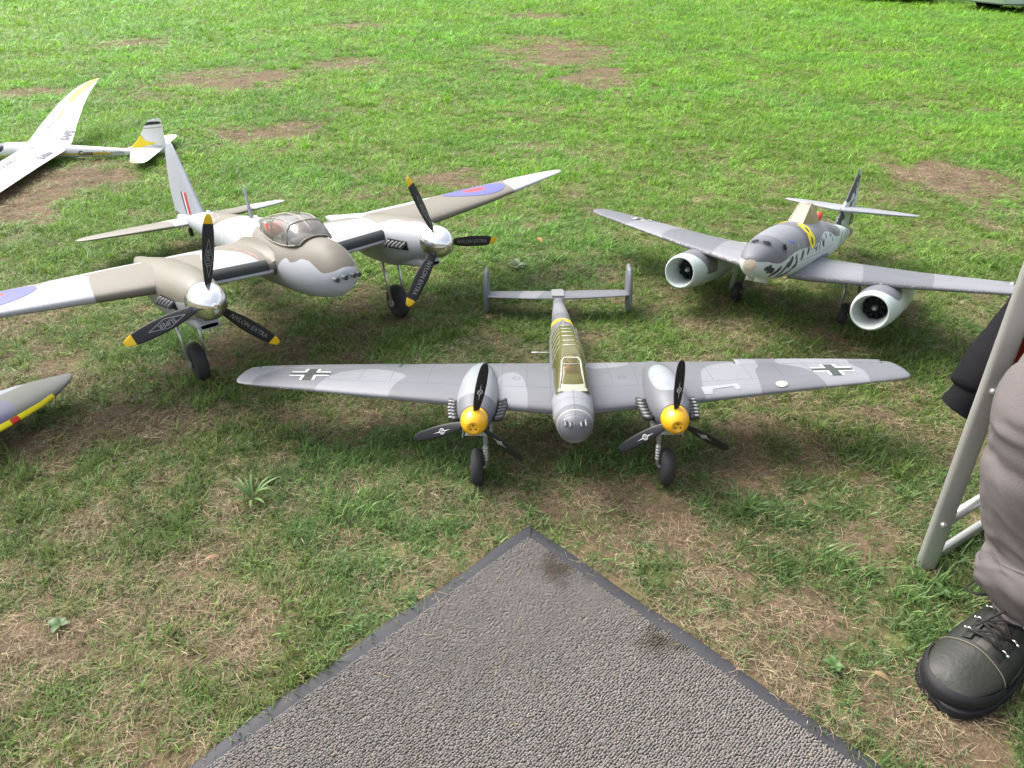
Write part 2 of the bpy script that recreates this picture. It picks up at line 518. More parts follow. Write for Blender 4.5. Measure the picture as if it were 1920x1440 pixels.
def ground_mat():
    m, nt, out = new_mat('earth_and_turf')
    tc = nd(nt, 'ShaderNodeTexCoord').outputs['Object']
    n1 = noise_n(nt, 3.5, 6, .6, vec=tc); n2 = noise_n(nt, 60, 6, .65, vec=tc); n3 = noise_n(nt, 400, 3, .6, vec=tc)
    earth = mixc(nt, n2, (.055, .037, .024), (.235, .170, .108))
    earth = mixc(nt, math_n(nt, 'MULTIPLY', math_n(nt, 'GREATER_THAN', n3, .60), .55), earth, (.27, .21, .13))
    turf = mixc(nt, n2, (.055, .085, .020), (.15, .22, .052))
    f = math_n(nt, 'MULTIPLY_ADD', attr_n(nt, 'lush'), 1.7, -.55, clamp=True)
    f = math_n(nt, 'MULTIPLY', f, math_n(nt, 'MULTIPLY_ADD', n1, .5, .6), clamp=True)
    b = nd(nt, 'ShaderNodeBsdfPrincipled'); b.inputs['Roughness'].default_value = .95; b.inputs['Specular IOR Level'].default_value = .15
    nt.links.new(mixc(nt, f, earth, turf), b.inputs['Base Color'])
    bp = nd(nt, 'ShaderNodeBump'); bp.inputs['Strength'].default_value = .9; bp.inputs['Distance'].default_value = .006
    nt.links.new(n2, bp.inputs['Height']); nt.links.new(bp.outputs[0], b.inputs['Normal'])
    nt.links.new(b.outputs[0], out.inputs[0])
    return m
gr = mk('ground', GV, GF, ground_mat(), None, True, attrs={'lush': lush(GV[:, 0], GV[:, 1])}, recalc=False)
tag(gr, kind='structure')

# ================================================================== doormat with looped pile
MAT_C = np.array([.036, 1.129]); MAT_A = np.array([-.7098, -.7044]); MAT_B = np.array([.704, -.7102])
MAT_LA, MAT_LB, BORD = 1.7, 1.15, .026
def mat_xy(a, b): return MAT_C + MAT_A * a + MAT_B * b
def wob(t, s): return .0025 * math.sin(t * 9 + s) + .0016 * math.sin(t * 23 + 2 * s) + .003 * (vnoise(np.array([t * 14.0]), np.array([s * 5.0]), 3)[0] - .5)
mt = thing('doormat', (MAT_C[0], MAT_C[1], 0), (0, 0, 0), 'large grey looped pile doormat with black rubber border lying cornerwise on the grass', 'doormat')
mt.rotation_euler = (0, 0, 0)
def matp(a, b, z): 
    p = mat_xy(a, b) - MAT_C
    return (p[0], p[1], z)
def strip(fn, n, sect):
    return loft([[fn(t, o, z) for o, z in sect] for t in np.linspace(0, 1, n)], closed=False)
SECT = [(-.002, -.004), (0.0005, .0035), (.004, .0055), (BORD * .8, .0062), (BORD + .012, .0058)]
def mitre(L, swap):
    def fn(t, o, z):
        a0 = o; a1 = L - o
        s = a0 + (a1 - a0) * t
        oo = o + wob(s, 1.3 if swap else 4.1) * (1 if o < BORD else 0) * (1.3 if swap else .5)
        zz = z + (.004 * max(0, math.sin(s * 11 + (1 if swap else 3))) * (1 if o < .01 else .4) if o < BORD else 0)
        return matp(s, oo, zz) if swap else matp(oo, s, zz)
    return fn
M_bord = paint('rubber_border', (.038, .039, .045), rough=.62, grime=.30, bump=.4, fine=300)
def far_side(fn0, L2, swap):
    def fn(t, o, z):
        p = fn0(t, o, z); q = MAT_B * (L2 - 2 * o) if swap else MAT_A * (L2 - 2 * o)
        return (p[0] + q[0], p[1] + q[1], p[2])
    return fn
fa = mitre(MAT_LA, True); fb = mitre(MAT_LB, False)
bd = join(strip(fa, 120, SECT), strip(fb, 90, SECT), strip(far_side(fa, MAT_LB, True), 20, SECT), strip(far_side(fb, MAT_LA, False), 20, SECT))
mk('rubber_border', *bd, M_bord, mt, True)
q = .0052
mk('carpet_base', [matp(BORD, BORD, q), matp(MAT_LA - BORD, BORD, q), matp(MAT_LA - BORD, MAT_LB - BORD, q), matp(BORD, MAT_LB - BORD, q)], [(0, 1, 2, 3)], paint('carpet_base', (.095, .090, .086), rough=.95), mt, False)

# ---- instancing on a cloud of points, one object
def scatter(name, pts, rot, scl, pick, tint, protos, parent=None):
    me = bpy.data.meshes.new(name); me.from_pydata([tuple(p) for p in pts], [], [])
    for k, tp, arr in (('rot', 'FLOAT_VECTOR', rot), ('scl', 'FLOAT_VECTOR', scl)):
        a = me.attributes.new(k, tp, 'POINT'); a.data.foreach_set('vector', np.asarray(arr, np.float32).ravel())
    a = me.attributes.new('pick', 'INT', 'POINT'); a.data.foreach_set('value', np.asarray(pick, np.int32))
    a = me.attributes.new('tint', 'FLOAT_COLOR', 'POINT'); a.data.foreach_set('color', np.asarray(np.c_[tint, np.ones(len(tint))], np.float32).ravel())
    o = bpy.data.objects.new(name, me); COL.objects.link(o)
    if parent: o.parent = parent
    c = bpy.data.collections.new(name + '_pieces')
    for p in protos: c.objects.link(p)
    ng = bpy.data.node_groups.new(name + '_nodes', 'GeometryNodeTree')
    ng.interface.new_socket('Geometry', in_out='INPUT', socket_type='NodeSocketGeometry')
    ng.interface.new_socket('Geometry', in_out='OUTPUT', socket_type='NodeSocketGeometry')
    N = ng.nodes; L = ng.links
    gi = N.new('NodeGroupInput'); go = N.new('NodeGroupOutput')
    ci = N.new('GeometryNodeCollectionInfo'); ci.inputs['Collection'].default_value = c
    ci.inputs['Separate Children'].default_value = True; ci.inputs['Reset Children'].default_value = True
    iop = N.new('GeometryNodeInstanceOnPoints'); iop.inputs['Pick Instance'].default_value = True
    def na(nm, tp):
        n = N.new('GeometryNodeInputNamedAttribute'); n.data_type = tp; n.inputs['Name'].default_value = nm; return n.outputs['Attribute']
    e2r = N.new('FunctionNodeEulerToRotation')
    L.new(na('rot', 'FLOAT_VECTOR'), e2r.inputs[0])
    L.new(gi.outputs[0], iop.inputs['Points']); L.new(ci.outputs[0], iop.inputs['Instance'])
    L.new(na('pick', 'INT'), iop.inputs['Instance Index']); L.new(e2r.outputs[0], iop.inputs['Rotation']); L.new(na('scl', 'FLOAT_VECTOR'), iop.inputs['Scale'])
    L.new(iop.outputs[0], go.inputs[0])
    md = o.modifiers.new('scatter', 'NODES'); md.node_group = ng
    o['kind'] = 'stuff'
    return o

def proto(name, V, F, mat, smooth=True):
    o = mk(name, V, F, mat, None, smooth, recalc=False)
    COL.objects.unlink(o)
    return o

def tint_mat(name, trans=.35, rough=.55, var=.35, gloss=.25):
    m, nt, out = new_mat(name)
    t = nd(nt, 'ShaderNodeAttribute', attribute_name='tint'); t.attribute_type = 'INSTANCER'
    ri = nd(nt, 'ShaderNodeNewGeometry').outputs['Random Per Island']
    f = math_n(nt, 'MULTIPLY_ADD', ri, var * 2, 1 - var)
    g = nd(nt, 'ShaderNodeCombineColor')
    for i in range(3): nt.links.new(f, g.inputs[i])
    col = mixc(nt, 1.0, t.outputs['Color'], g.outputs[0], 'MULTIPLY')
    b = nd(nt, 'ShaderNodeBsdfPrincipled'); b.inputs['Roughness'].default_value = rough; b.inputs['Specular IOR Level'].default_value = gloss
    nt.links.new(col, b.inputs['Base Color'])
    if trans:
        tr = nd(nt, 'ShaderNodeBsdfTranslucent'); nt.links.new(col, tr.inputs[0])
        s = nd(nt, 'ShaderNodeMixShader'); s.inputs[0].default_value = trans
        nt.links.new(b.outputs[0], s.inputs[1]); nt.links.new(tr.outputs[0], s.inputs[2]); nt.links.new(s.outputs[0], out.inputs[0])
    else: nt.links.new(b.outputs[0], out.inputs[0])
    return m

rng = np.random.default_rng(11)
# pile loops
pit = .0044
na_, nb_ = int((MAT_LA - 2 * BORD) / pit), int((MAT_LB - 2 * BORD) / pit)
ia, ib = np.meshgrid(np.arange(na_), np.arange(nb_))
aa = BORD + (ia + .5 + .5 * (ib % 2)) * pit + rng.normal(0, .0005, ia.shape); bb = BORD + (ib + .5) * pit * .95 + rng.normal(0, .0005, ia.shape)
aa += .0012 * np.sin(bb * 60) ; aa = aa.ravel(); bb = bb.ravel()
edge = np.minimum(np.minimum(aa, bb), 9)
lx = MAT_A[0] * aa + MAT_B[0] * bb; ly = MAT_A[1] * aa + MAT_B[1] * bb
keep = (ly + MAT_C[1] > .30) & (bb < MAT_LB - BORD) & (aa < MAT_LA - BORD) & (edge > BORD + rng.uniform(-.002, .002, len(aa)))
aa, bb, lx, ly = aa[keep], bb[keep], lx[keep], ly[keep]
n = len(aa)
wx, wy = lx + MAT_C[0], ly + MAT_C[1]
br = .93 + .14 * rng.random(n)
br *= .92 + .16 * fbm(wx * 14, wy * 14, 71, 3)
stain = np.clip(1.1 - np.hypot((wx - .095) / .06, (wy - 1.005) / .05) + (fbm(wx * 40, wy * 40, 5, 3) - .5) * 1.3, 0, 1) + np.clip(1.1 - np.hypot((wx - .265) / .06, (wy - .832) / .04) + (fbm(wx * 40, wy * 40, 6, 3) - .5) * 1.3, 0, 1)
stain = np.clip(stain, 0, 1)
c0 = np.array([.212, .198, .182]); c1 = np.array([.07, .056, .038])
tint = (c0[None] * (1 - stain[:, None] * .75) + c1[None] * stain[:, None] * .75) * br[:, None]
hue = rng.random(n); tint[hue < .25] *= np.array([1.03, .98, .97]); tint[hue > .8] *= np.array([.96, .99, 1.02])
M_loop = tint_mat('carpet_loop', 0, .9, .0, .1)
lp = [proto('carpet_loop', *ball((0, 0, .0012), (rx, .0018, .0023), 8, 5), M_loop) for rx in (.0030, .0034)]
pile = scatter('carpet_loops', np.c_[lx, ly, np.full(n, .0052)], np.c_[rng.normal(0, .35, n), rng.normal(0, .35, n), rng.normal(.42, .22, n)], np.c_[rng.uniform(.85, 1.15, n), rng.uniform(.85, 1.15, n), rng.uniform(.8, 1.25, n)], rng.integers(0, 2, n), tint, lp, mt)

# ================================================================== grass blades and dry straw
def blade(rg, L, w, lean, curl, az, base=(0, 0), seg=4, flat=False):
    V = []; F = []
    d = Vector((math.cos(az), math.sin(az), 0)); s = Vector((-math.sin(az), math.cos(az), 0))
    p = Vector((base[0], base[1], 0)); a = lean
    for i in range(seg + 1):
        f = i / seg
        ww = w * (1 - f ** 1.8) * (.75 + .25 * min(1, f * 4))
        if i == seg: V.append(tuple(p))
        else: V += [tuple(p - s * ww / 2), tuple(p + s * ww / 2 + Vector((0, 0, ww * .15)))]
        p = p + (d * math.sin(a) + Vector((0, 0, 1)) * math.cos(a)) * (L / seg)
        a += curl / seg
    for i in range(seg - 1): F.append((2 * i, 2 * i + 1, 2 * i + 3, 2 * i + 2))
    F.append((2 * seg - 2, 2 * seg - 1, 2 * seg))
    return V, F
def tuft(seed, k, L, w, spread, lean):
    rg = random.Random(seed); P = []
    for i in range(k):
        r = spread * math.sqrt(rg.random()); t = rg.random() * 6.283
        l = L * rg.uniform(.45, 1.1)
        P.append(blade(rg, l, w * rg.uniform(.6, 1.25), abs(rg.gauss(lean, .35)), rg.uniform(.2, 1.3), rg.random() * 6.283, (r * math.cos(t), r * math.sin(t)), 4))
    return join(*P)
M_gr = tint_mat('grass_blade', .38, .42, .58, .4)
M_st = tint_mat('straw', .15, .7, .4, .15)
tf = [proto('grass_tuft', *tuft(i, 13, .034, .0024, .02, .75), M_gr, False) for i in range(6)] + [proto('grass_tuft', *tuft(40 + i, 9, .058, .0036, .014, .5), M_gr, False) for i in range(4)] + [proto('grass_tuft', *tuft(80 + i, 16, .022, .0019, .022, .95), M_gr, False) for i in range(4)]
def straw(seed, k, L, w, spread):
    rg = random.Random(seed); P = []
    for i in range(k):
        az = rg.random() * 6.283; l = L * rg.uniform(.35, 1.2); x0 = rg.gauss(0, spread); y0 = rg.gauss(0, spread); z0 = rg.uniform(.0015, .011); tz = rg.gauss(0, .18); cv = rg.gauss(0, .5)
        pts = []
        for j in range(4):
            f = j / 3; a = az + cv * f
            pts.append(Vector((x0 + l * f * math.cos(a), y0 + l * f * math.sin(a), max(.001, z0 + tz * l * f))))
        V = []; F = []
        for j, p in enumerate(pts):
            ww = w * (1 - .55 * j / 3); s_ = Vector((-math.sin(az), math.cos(az), .25)) * ww / 2
            V += [tuple(p - s_), tuple(p + s_)]
        F = [(2 * j, 2 * j + 1, 2 * j + 3, 2 * j + 2) for j in range(3)]
        P.append((V, F))
    return join(*P)
sw = [proto('straw_bits', *straw(i, 16, .030, .0012, .016), M_st, False) for i in range(6)]

def hexp(y0, y1, dens, k=1.0, mx=.85):
    """random points in the strip of ground the camera side can see, plus a margin"""
    hw = lambda y: (y * .8517 + .55) * (.72 + .20 * min(1, max(0, (y - 2) / 4))) + .6
    A = (hw(y0) + hw(y1)) * (y1 - y0); n = int(A * dens)
    y = rng.uniform(y0, y1, int(n * 1.6)); x = rng.uniform(-hw(y1), hw(y1), len(y))
    ok = np.abs(x) < (y * .8517 + .55) * (.72 + .20 * np.clip((y - 2) / 4, 0, 1)) + .6
    return x[ok], y[ok]
def on_mat(x, y, m=.0):
    dx, dy = x - MAT_C[0], y - MAT_C[1]; a = dx * MAT_A[0] + dy * MAT_A[1]; b = dx * MAT_B[0] + dy * MAT_B[1]
    return (a > -m) & (b > -m) & (a < MAT_LA + m) & (b < MAT_LB + m)
PX = []; PY = []; PS = []; 
for y0, y1, dens, sc in ((.38, 1.3, 7400, .86), (1.3, 2.2, 6000, .9), (2.2, 3.4, 3600, 1.0), (3.4, 5.5, 1500, 1.25), (5.5, 9, 620, 1.6), (9, 14, 240, 2.2), (14, 24, 110, 2.9)):
    x, y = hexp(y0, y1, dens * .62)
    PX.append(x); PY.append(y); PS.append(np.full(len(x), sc))
x = np.concatenate(PX); y = np.concatenate(PY); sc = np.concatenate(PS)
lu = lush(x, y)
keep = (rng.random(len(x)) < np.clip(.16 + 1.0 * lu ** 1.2, 0, 1)) & ~on_mat(x, y, -.004)
x, y, sc, lu = x[keep], y[keep], sc[keep], lu[keep]
n = len(x)
tall = fbm(x * 1.7, y * 1.7, 90, 3); tal2 = fbm(x * 6, y * 6, 95, 2)
big = (rng.random(n) < np.clip((tal2 - .52) * 2.2, 0.02, .5) * np.interp(y, [1.5, 3], [1, .45]) * np.clip(lu * 1.3, 0, 1))
small = (~big) & (rng.random(n) < np.clip(1.05 - lu * 1.1, .1, .9))
pick = np.where(big, rng.integers(6, 10, n), np.where(small, rng.integers(10, 14, n), rng.integers(0, 6, n)))
hs = sc * rng.uniform(.75, 1.25, n) * (.55 + .65 * lu) * (.75 + .55 * tall) * np.interp(y, [1, 1.8, 2.6, 6], [.80, .74, .66, .68])
ws_ = sc * rng.uniform(.9, 1.2, n) * np.interp(y, [2, 6, 12], [1, 1.25, 1.6])
g = np.interp(y, [1.0, 2.4, 4, 7], [0, .35, .85, 1.0])[:, None]
near_c = np.array([.146, .232, .066]); far_c = np.array([.195, .410, .036])
tint = near_c * (1 - g) + far_c * g
v = fbm(x * 3.1, y * 3.1, 60, 3)[:, None]; v2 = rng.random(n)[:, None]
tint = tint * (.70 + .62 * v)
tint = tint * (1 + (v2 - .5) * .5)
yel = rng.random(n) < np.interp(lu, [0, .5, 1], [.40, .15, .05])
tint[yel] = tint[yel] * .45 + np.array([.24, .19, .07]) * .55
cool = fbm(x * 1.1 + 40, y * 1.1, 63, 2)[:, None]
tint = tint * np.where(cool > .52, np.array([[.93, 1.0, 1.08]]), np.array([[1.04, 1.0, .95]]))
z = ground_z(x, y)
grass = scatter('grass', np.c_[x, y, z], np.c_[rng.normal(0, .16, n), rng.normal(0, .16, n), rng.uniform(0, 6.283, n)], np.c_[ws_, ws_, hs], pick, tint, tf)
# straw
PX = []; PY = []; PS = []
for y0, y1, dens, s0 in ((.38, 1.4, 6200, .82), (1.4, 2.4, 4200, .92), (2.4, 4, 1300, 1.2), (4, 7, 260, 1.6), (7, 15, 60, 2.3)):
    a, b = hexp(y0, y1, dens * .62); PX.append(a); PY.append(b); PS.append(np.full(len(a), s0))
x = np.concatenate(PX); y = np.concatenate(PY); sc = np.concatenate(PS); lu = lush(x, y)
dry = fbm(x * 4 + 9, y * 4, 33, 3)
keep = (rng.random(len(x)) < np.clip(1.05 - 1.0 * lu, .12, 1) * np.clip((dry - .2) * 2.2, .2, 1)) & ~on_mat(x, y, .0)
x, y, sc, lu = x[keep], y[keep], sc[keep], lu[keep]; n = len(x)
t0 = np.array([.38, .31, .20]); t1 = np.array([.15, .105, .068]); k = rng.random(n)[:, None] ** 1.3
tint = (t0 * (1 - k) + t1 * k) * rng.uniform(.7, 1.25, (n, 1))
dry_s = scatter('dry_straw', np.c_[x, y, ground_z(x, y) + .001], np.c_[rng.normal(0, .08, n), rng.normal(0, .08, n), rng.uniform(0, 6.283, n)], np.c_[sc, sc, sc * rng.uniform(.8, 1.6, n)], rng.integers(0, 6, n), tint, sw)
# loose clippings lying on the mat
n = 90
a = rng.uniform(.03, 1.1, n) ; b = rng.uniform(.03, .9, n); p = MAT_C[None] + MAT_A[None] * a[:, None] + MAT_B[None] * b[:, None]
sb = [proto('clipping', *straw(70 + i, 1, .026, .0013, .001), M_st, False) for i in range(4)]
scatter('mat_clippings', np.c_[p - MAT_C[None], np.full(n, .0085)], np.c_[np.zeros(n), np.zeros(n), rng.uniform(0, 6.283, n)], np.c_[np.ones(n), np.ones(n), np.full(n, .3)] * rng.uniform(.4, 1.1, (n, 1)), rng.integers(0, 4, n), np.array([.34, .27, .15])[None] * rng.uniform(.6, 1.3, (n, 1)), sb, mt)

# broad weeds and fallen leaves
def leaf_geo(L, w, curl, seg=6):
    V = []; F = []
    for i in range(seg + 1):
        f = i / seg; ww = w * math.sin(math.pi * min(1, .06 + .94 * f)) ** .75
        zc = curl * L * math.sin(f * math.pi * .9)
        V += [(-ww / 2, L * f, zc + ww * .22), (0, L * f, zc), (ww / 2, L * f, zc + ww * .22)]
    for i in range(seg):
        F += [(3 * i, 3 * i + 1, 3 * i + 4, 3 * i + 3), (3 * i + 1, 3 * i + 2, 3 * i + 5, 3 * i + 4)]
    return V, F
def leaf_mat(name, c): 
    return paint(name, c, rough=.5, grime=.3, bump=.4, fine=120)
for (lx_, ly_, L, w, rz, c, lab) in ((.12, 2.78, .035, .02, .6, (.50, .20, .07), 'orange fallen leaf on the grass behind the twin finned tail'),
                                     (-.58, 1.02, .028, .012, 2.2, (.26, .16, .09), 'pinkish brown dead leaf among grass left of the doormat'),
                                     (.62, .74, .028, .012, 1.1, (.28, .2, .10), 'tan dead leaf beside the right edge of the doormat')):
    o = mk('fallen_leaf', *leaf_geo(L, w, .12), leaf_mat('dead_leaf', c), None)
    o.location = (lx_, ly_, .022); o.rotation_euler = (.15, .1, rz)
    tag(o, lab, 'leaf', 'fallen leaves on the grass')
def weed(name, loc, k, L, w, c, lab, lean=.9):
    t = thing(name, (loc[0], loc[1], 0), (0, 0, 0), lab, 'weed', 'broad leaved weeds in the grass')
    rg = random.Random(int(loc[0] * 1000)); m = leaf_mat('weed_leaf', c)
    for i in range(k):
        V, F = leaf_geo(L * rg.uniform(.7, 1.15), w * rg.uniform(.8, 1.2), .15)
        M = Matrix.Translation((0, 0, .006)) @ Matrix.Rotation(i * 6.283 / k + rg.uniform(-.3, .3), 4, 'Z') @ Matrix.Rotation(lean * rg.uniform(.4, 1), 4, 'X')
        mk('leaf', *xform((V, F), M), m, t)
weed('broad_grass_clump', (-.575, 1.205), 14, .075, .0055, (.10, .18, .05), 'pale broad bladed grass clump standing left of the doormat corner', .75)
weed('plantain_weed', (.815, .94), 6, .022, .011, (.075, .14, .04), 'small green weed beside the aluminium chair foot', .35)
weed('plantain_weed', (.55, .78), 6, .020, .011, (.08, .15, .04), 'small round leaved weed between the doormat and the boot', .3)
weed('plantain_weed', (-.816, .865), 4, .022, .016, (.075, .13, .045), 'flat broad leaved weed in the left foreground grass', .25)
weed('plantain_weed', (.02, 2.55), 7, .045, .024, (.13, .18, .09), 'pale dusty weed left of the twin finned tail', .3)

# ================================================================== grey twin-engine fighter with yellow spinners (front)
GRP = 'model aeroplanes set out on the grass'
def build_fighter():
    A = thing('model_aircraft', (.136, 1.274, .001), (R(-6.7), R(-1.2), R(-1.06)),
              'grey camouflaged twin engine model aeroplane with yellow spinners behind the doormat corner', 'model aeroplane', GRP)
    CH = (.55, .52, .44)
    # --- fuselage
    st = [(-.118, .197, .003, .003, .003), (-.1165, .197, .012, .011, .012), (-.112, .197, .021, .019, .022), (-.102, .197, .031, .027, .034), (-.085, .197, .038, .031, .045),
          (-.055, .197, .042, .034, .052), (0, .198, .045, .033, .056), (.05, .198, .046, .032, .057), (.2, .195, .045, .034, .052), (.42, .187, .038, .032, .044),
          (.6, .178, .028, .024, .032), (.75, .168, .020, .014, .020), (.88, .162, .012, .009, .010), (.93, .161, .005, .004, .004)]
    V, F = body(st, 48, 7)
    Va = np.array(V); x, y, z = Va.T
    cam1 = sd_poly(x, y, smooth_poly([(-.06, -.075), (0, -.055), (.06, -.075), (.06, .03), (-.06, .03)]))
    cam2 = sd_poly(x, y, smooth_poly([(-.06, .62), (.03, .6), (.06, .7), (0, .76), (-.06, .74)]))
    light = np.minimum(np.minimum(cam1, cam2), z - .168 + .012 * np.sin(y * 21))
    lt = np.where(z < .172, z - .168 + .01 * np.sin(y * 23), np.minimum(cam1, cam2))
    band = np.abs(y - .515) - .017
    m = paint('fuselage_paint', GREY_D, [('light', GREY_L), ('band', (.80, .50, .02))],
              [('ly', [-.098, -.066, -.028, .02, .12, .3, .49, .56, .64, .72], .0008, LINE), ('lx', [0], .0007, LINE), ('lnose', [0], .0012, CH)], rough=.42, bump=.25, grime=.16)
    fu = mk('fuselage', V, F, m, A, attrs={'light': lt, 'band': band, 'ly': y, 'lx': np.where((z > .2) & (y < .02), x, 1), 'lnose': np.where(z > .15, y + .088 - (z - .2) * .25, 1)})
    M_gunb = paint('gun_steel', (.20, .20, .21), rough=.35, metal=.5)
    for xx, yy in ((-.021, -.094), (-.011, -.097), (.011, -.097), (.021, -.094)):
        mk('gun_barrel', *join(tube([(xx, yy + .03, .2135), (xx, yy - .030, .2125)], .0027, 10), tube([(xx, yy + .03, .2145), (xx, yy - .016, .2130)], .0040, 10)), M_gunb, fu)
    # marks beside the nose and behind the canopy
    for sx in (-1, 1):
        P = line2([(-.012, -.016), (-.004, -.004), (-.010, .010), (0, .004), (.009, .014), (.006, .0), (.013, -.012), (.001, -.006)], .0035)
        dv = conform(P, ((sx * .2, -.05, .188), (0, 1, 0), (0, .1, 1), (-sx, 0, 0)), (V, F), .0006, .01)
        if dv[1]: mk('nose_emblem', *dv, M_white, fu, False, recalc=False)
        dv = conform([rect(-.002, -.006, .003, .005)], ((sx * .2, -.05, .186), (0, 1, 0), (0, .1, 1), (-sx, 0, 0)), (V, F), .0012, .01)
        if dv[1]: mk('nose_emblem', *dv, M_red, fu, False, recalc=False)
        for k, t in enumerate(('3', 'U')):
            dv = conform(text_polys(t, .035), ((sx * .2, .33 + .075 * k, .19), (0, sx, 0), (0, 0, 1), (-sx, 0, 0)), (V, F), .0006, .01)
            if dv[1]: mk('code_letter', *dv, M_white, fu, False, recalc=False)
        cr = [rect(-.003, -.014, .003, .014), rect(-.014, -.003, .014, .003)]
    dv = conform([rect(-.005, -.045, .005, .045)], ((0, .475, .3), (1, 0, 0), (0, 1, 0), (0, 0, -1)), (V, F), .0006, .012)
    mk('vent_strip', *dv, M_blackmark, fu, False, recalc=False)
    dv = conform([rect(-.0035, -.041 + i * .0095, .0035, -.036 + i * .0095) for i in range(9)], ((0, .475, .3), (1, 0, 0), (0, 1, 0), (0, 0, -1)), (V, F), .0012, .012)
    mk('vent_slot', *dv, paint('vent_slot_grey', (.4, .4, .4)), fu, False, recalc=False)
    mk('aerial', *join(tube([(-.035, .30, .20), (-.068, .295, .202)], .0008, 6), tube([(-.066, .295, .202), (-.088, .293, .203)], .0016, 6)), M_white, A)

    # --- wings
    ws = [(0, .026, .304, .166, .15), (.05, .030, .303, .167, .15), (.28, .058, .285, .176, .14), (.60, .101, .253, .190, .12), (.73, .118, .237, .1955, .11),
          (.77, .126, .230, .197, .10), (.785, .130, .222, .198, .09), (.793, .138, .202, .1985, .08), (.7965, .147, .18, .1985, .06)]
    lights = {-1: [[(-.81, .26), (-.702, .25), (-.708, .2), (-.737, .169), (-.753, .14), (-.752, .08), (-.82, .08)],
                   [(-.607, .05), (-.589, .133), (-.558, .184), (-.513, .21), (-.47, .22), (-.38, .171), (-.409, .13), (-.431, .03)],
                   [(-.175, .183), (-.112, .208), (-.09, .0), (-.165, .0)]],
              1: [[(.04, .32), (.165, .29), (.15, .26), (.125, .241), (.05, .222)],
                  [(.296, .02), (.312, .17), (.335, .22), (.387, .255), (.468, .275), (.467, .219), (.445, .18), (.44, .135), (.429, .03)],
                  [(.518, .27), (.512, .23), (.554, .2), (.577, .159), (.595, .06), (.684, .07), (.698, .162), (.68, .201), (.69, .26)]]}
    M_cross = paint('cross_dark', (.05, .06, .055))
    for sd in (-1, 1):
        cut = [(.415, .765, .80)]
        V, F, s, u, up = wing(ws, sd, 30, 96, cut)
        a = np.array(V)
        lt = np.minimum.reduce([sd_poly(a[:, 0], a[:, 1], smooth_poly(p, 2)) for p in lights[sd]])
        lt = np.where(up > .5, lt, -1)
        edge = np.minimum(u * .25 + .0005, (.797 - s) * 1.0 + .0005) + np.where(s < .55, .01, 0)
        m = paint('wing_paint', GREY_D, [('light', GREY_L)], [('u', [.27], .0035, LINE), ('s', [.10, .16, .335, .425, .50, .575, .655, .725], .0006, LINE), ('ud', [.63], .003, (.16, .17, .2))],
                  rough=.45, chip=('edge', (.62, .56, .42), .004), bump=.25, grime=.17)
        w = mk('wing', V, F, m, A, attrs={'light': lt, 'u': np.where(up > .5, u, 2), 's': np.where((up > .5) & (u > .28), s, 9), 'ud': np.where((up > .5) & (s < .41), u, 3), 'edge': edge})
        # aileron, raised on the right-hand side of the picture
        aV, aF, s2, u2, up2 = wing(ws, sd, 12, 40, None, urange=(.806, 1.0), srange=(.418, .762))
        al = math.radians(10 if sd == 1 else 1.5)
        h0 = Vector((sd * .418, .118 * 0 + .077 + .8 * (.27 - .077), .182)); 
        yl = np.interp([.418, .762], [r[0] for r in ws], [r[1] for r in ws]); yt = np.interp([.418, .762], [r[0] for r in ws], [r[2] for r in ws]); zz = np.interp([.418, .762], [r[0] for r in ws], [r[3] for r in ws])
        pa = Vector((sd * .418, yl[0] + .806 * (yt[0] - yl[0]), zz[0] + .003)); pb = Vector((sd * .762, yl[1] + .806 * (yt[1] - yl[1]), zz[1] + .003))
        ax = (pb - pa).normalized()
        if sd < 0: ax = -ax
        M = Matrix.Translation(pa) @ Matrix.Rotation(al, 4, ax) @ Matrix.Translation(-pa)
        aV = xform((aV, aF), M)[0]; b = np.array(aV)
        lt2 = np.minimum.reduce([sd_poly(b[:, 0], b[:, 1], smooth_poly(p, 2)) for p in lights[sd]])
        mk('aileron', aV, aF, m, w, attrs={'light': np.where(up2 > .5, lt2, -1), 'u': u2 * 0 + 2, 's': s2 * 0 + 9, 'ud': u2 * 0 + 3, 'edge': u2 * 0 + 1})
        # cross: black core, white angles
        fr = ((sd * .624, .171, .4), (1, -.02 * sd, 0), (0, 1, 0), (0, 0, -1))
        bk = [rect(-.0105, -.034, .0105, .034), rect(-.047, -.0075, -.0105, .0075), rect(.0105, -.0075, .047, .0075)]
        for p_ in (bk,):
            mk('cross_core', *conform([bk[0]] , fr, (V, F), .0006, .008), M_cross, w, False, recalc=False)
            for b_ in bk[1:]: mk('cross_core', *conform([b_], fr, (V, F), .0006, .008), M_cross, w, False, recalc=False)
        for qx in (-1, 1):
            for qy in (-1, 1):
                wh = [[(qx * a0, qy * b0) for a0, b0 in p] for p in ([(.0115, .0085), (.047, .0085), (.047, .0135), (.0115, .0135)], [(.0115, .0135), (.0175, .0135), (.0175, .034), (.0115, .034)])]
                mk('cross_border', *conform(wh, fr, (V, F), .0007, .008), M_white, w, False, recalc=False)
        # round filler caps
        mk('filler_cap', *conform(disc(.0085, .0095, 24), ((sd * .125, .155, .4), (1, 0, 0), (0, 1, 0), (0, 0, -1)), (V, F), .0005, .02), paint('line_mark', LINE), w, False, recalc=False)
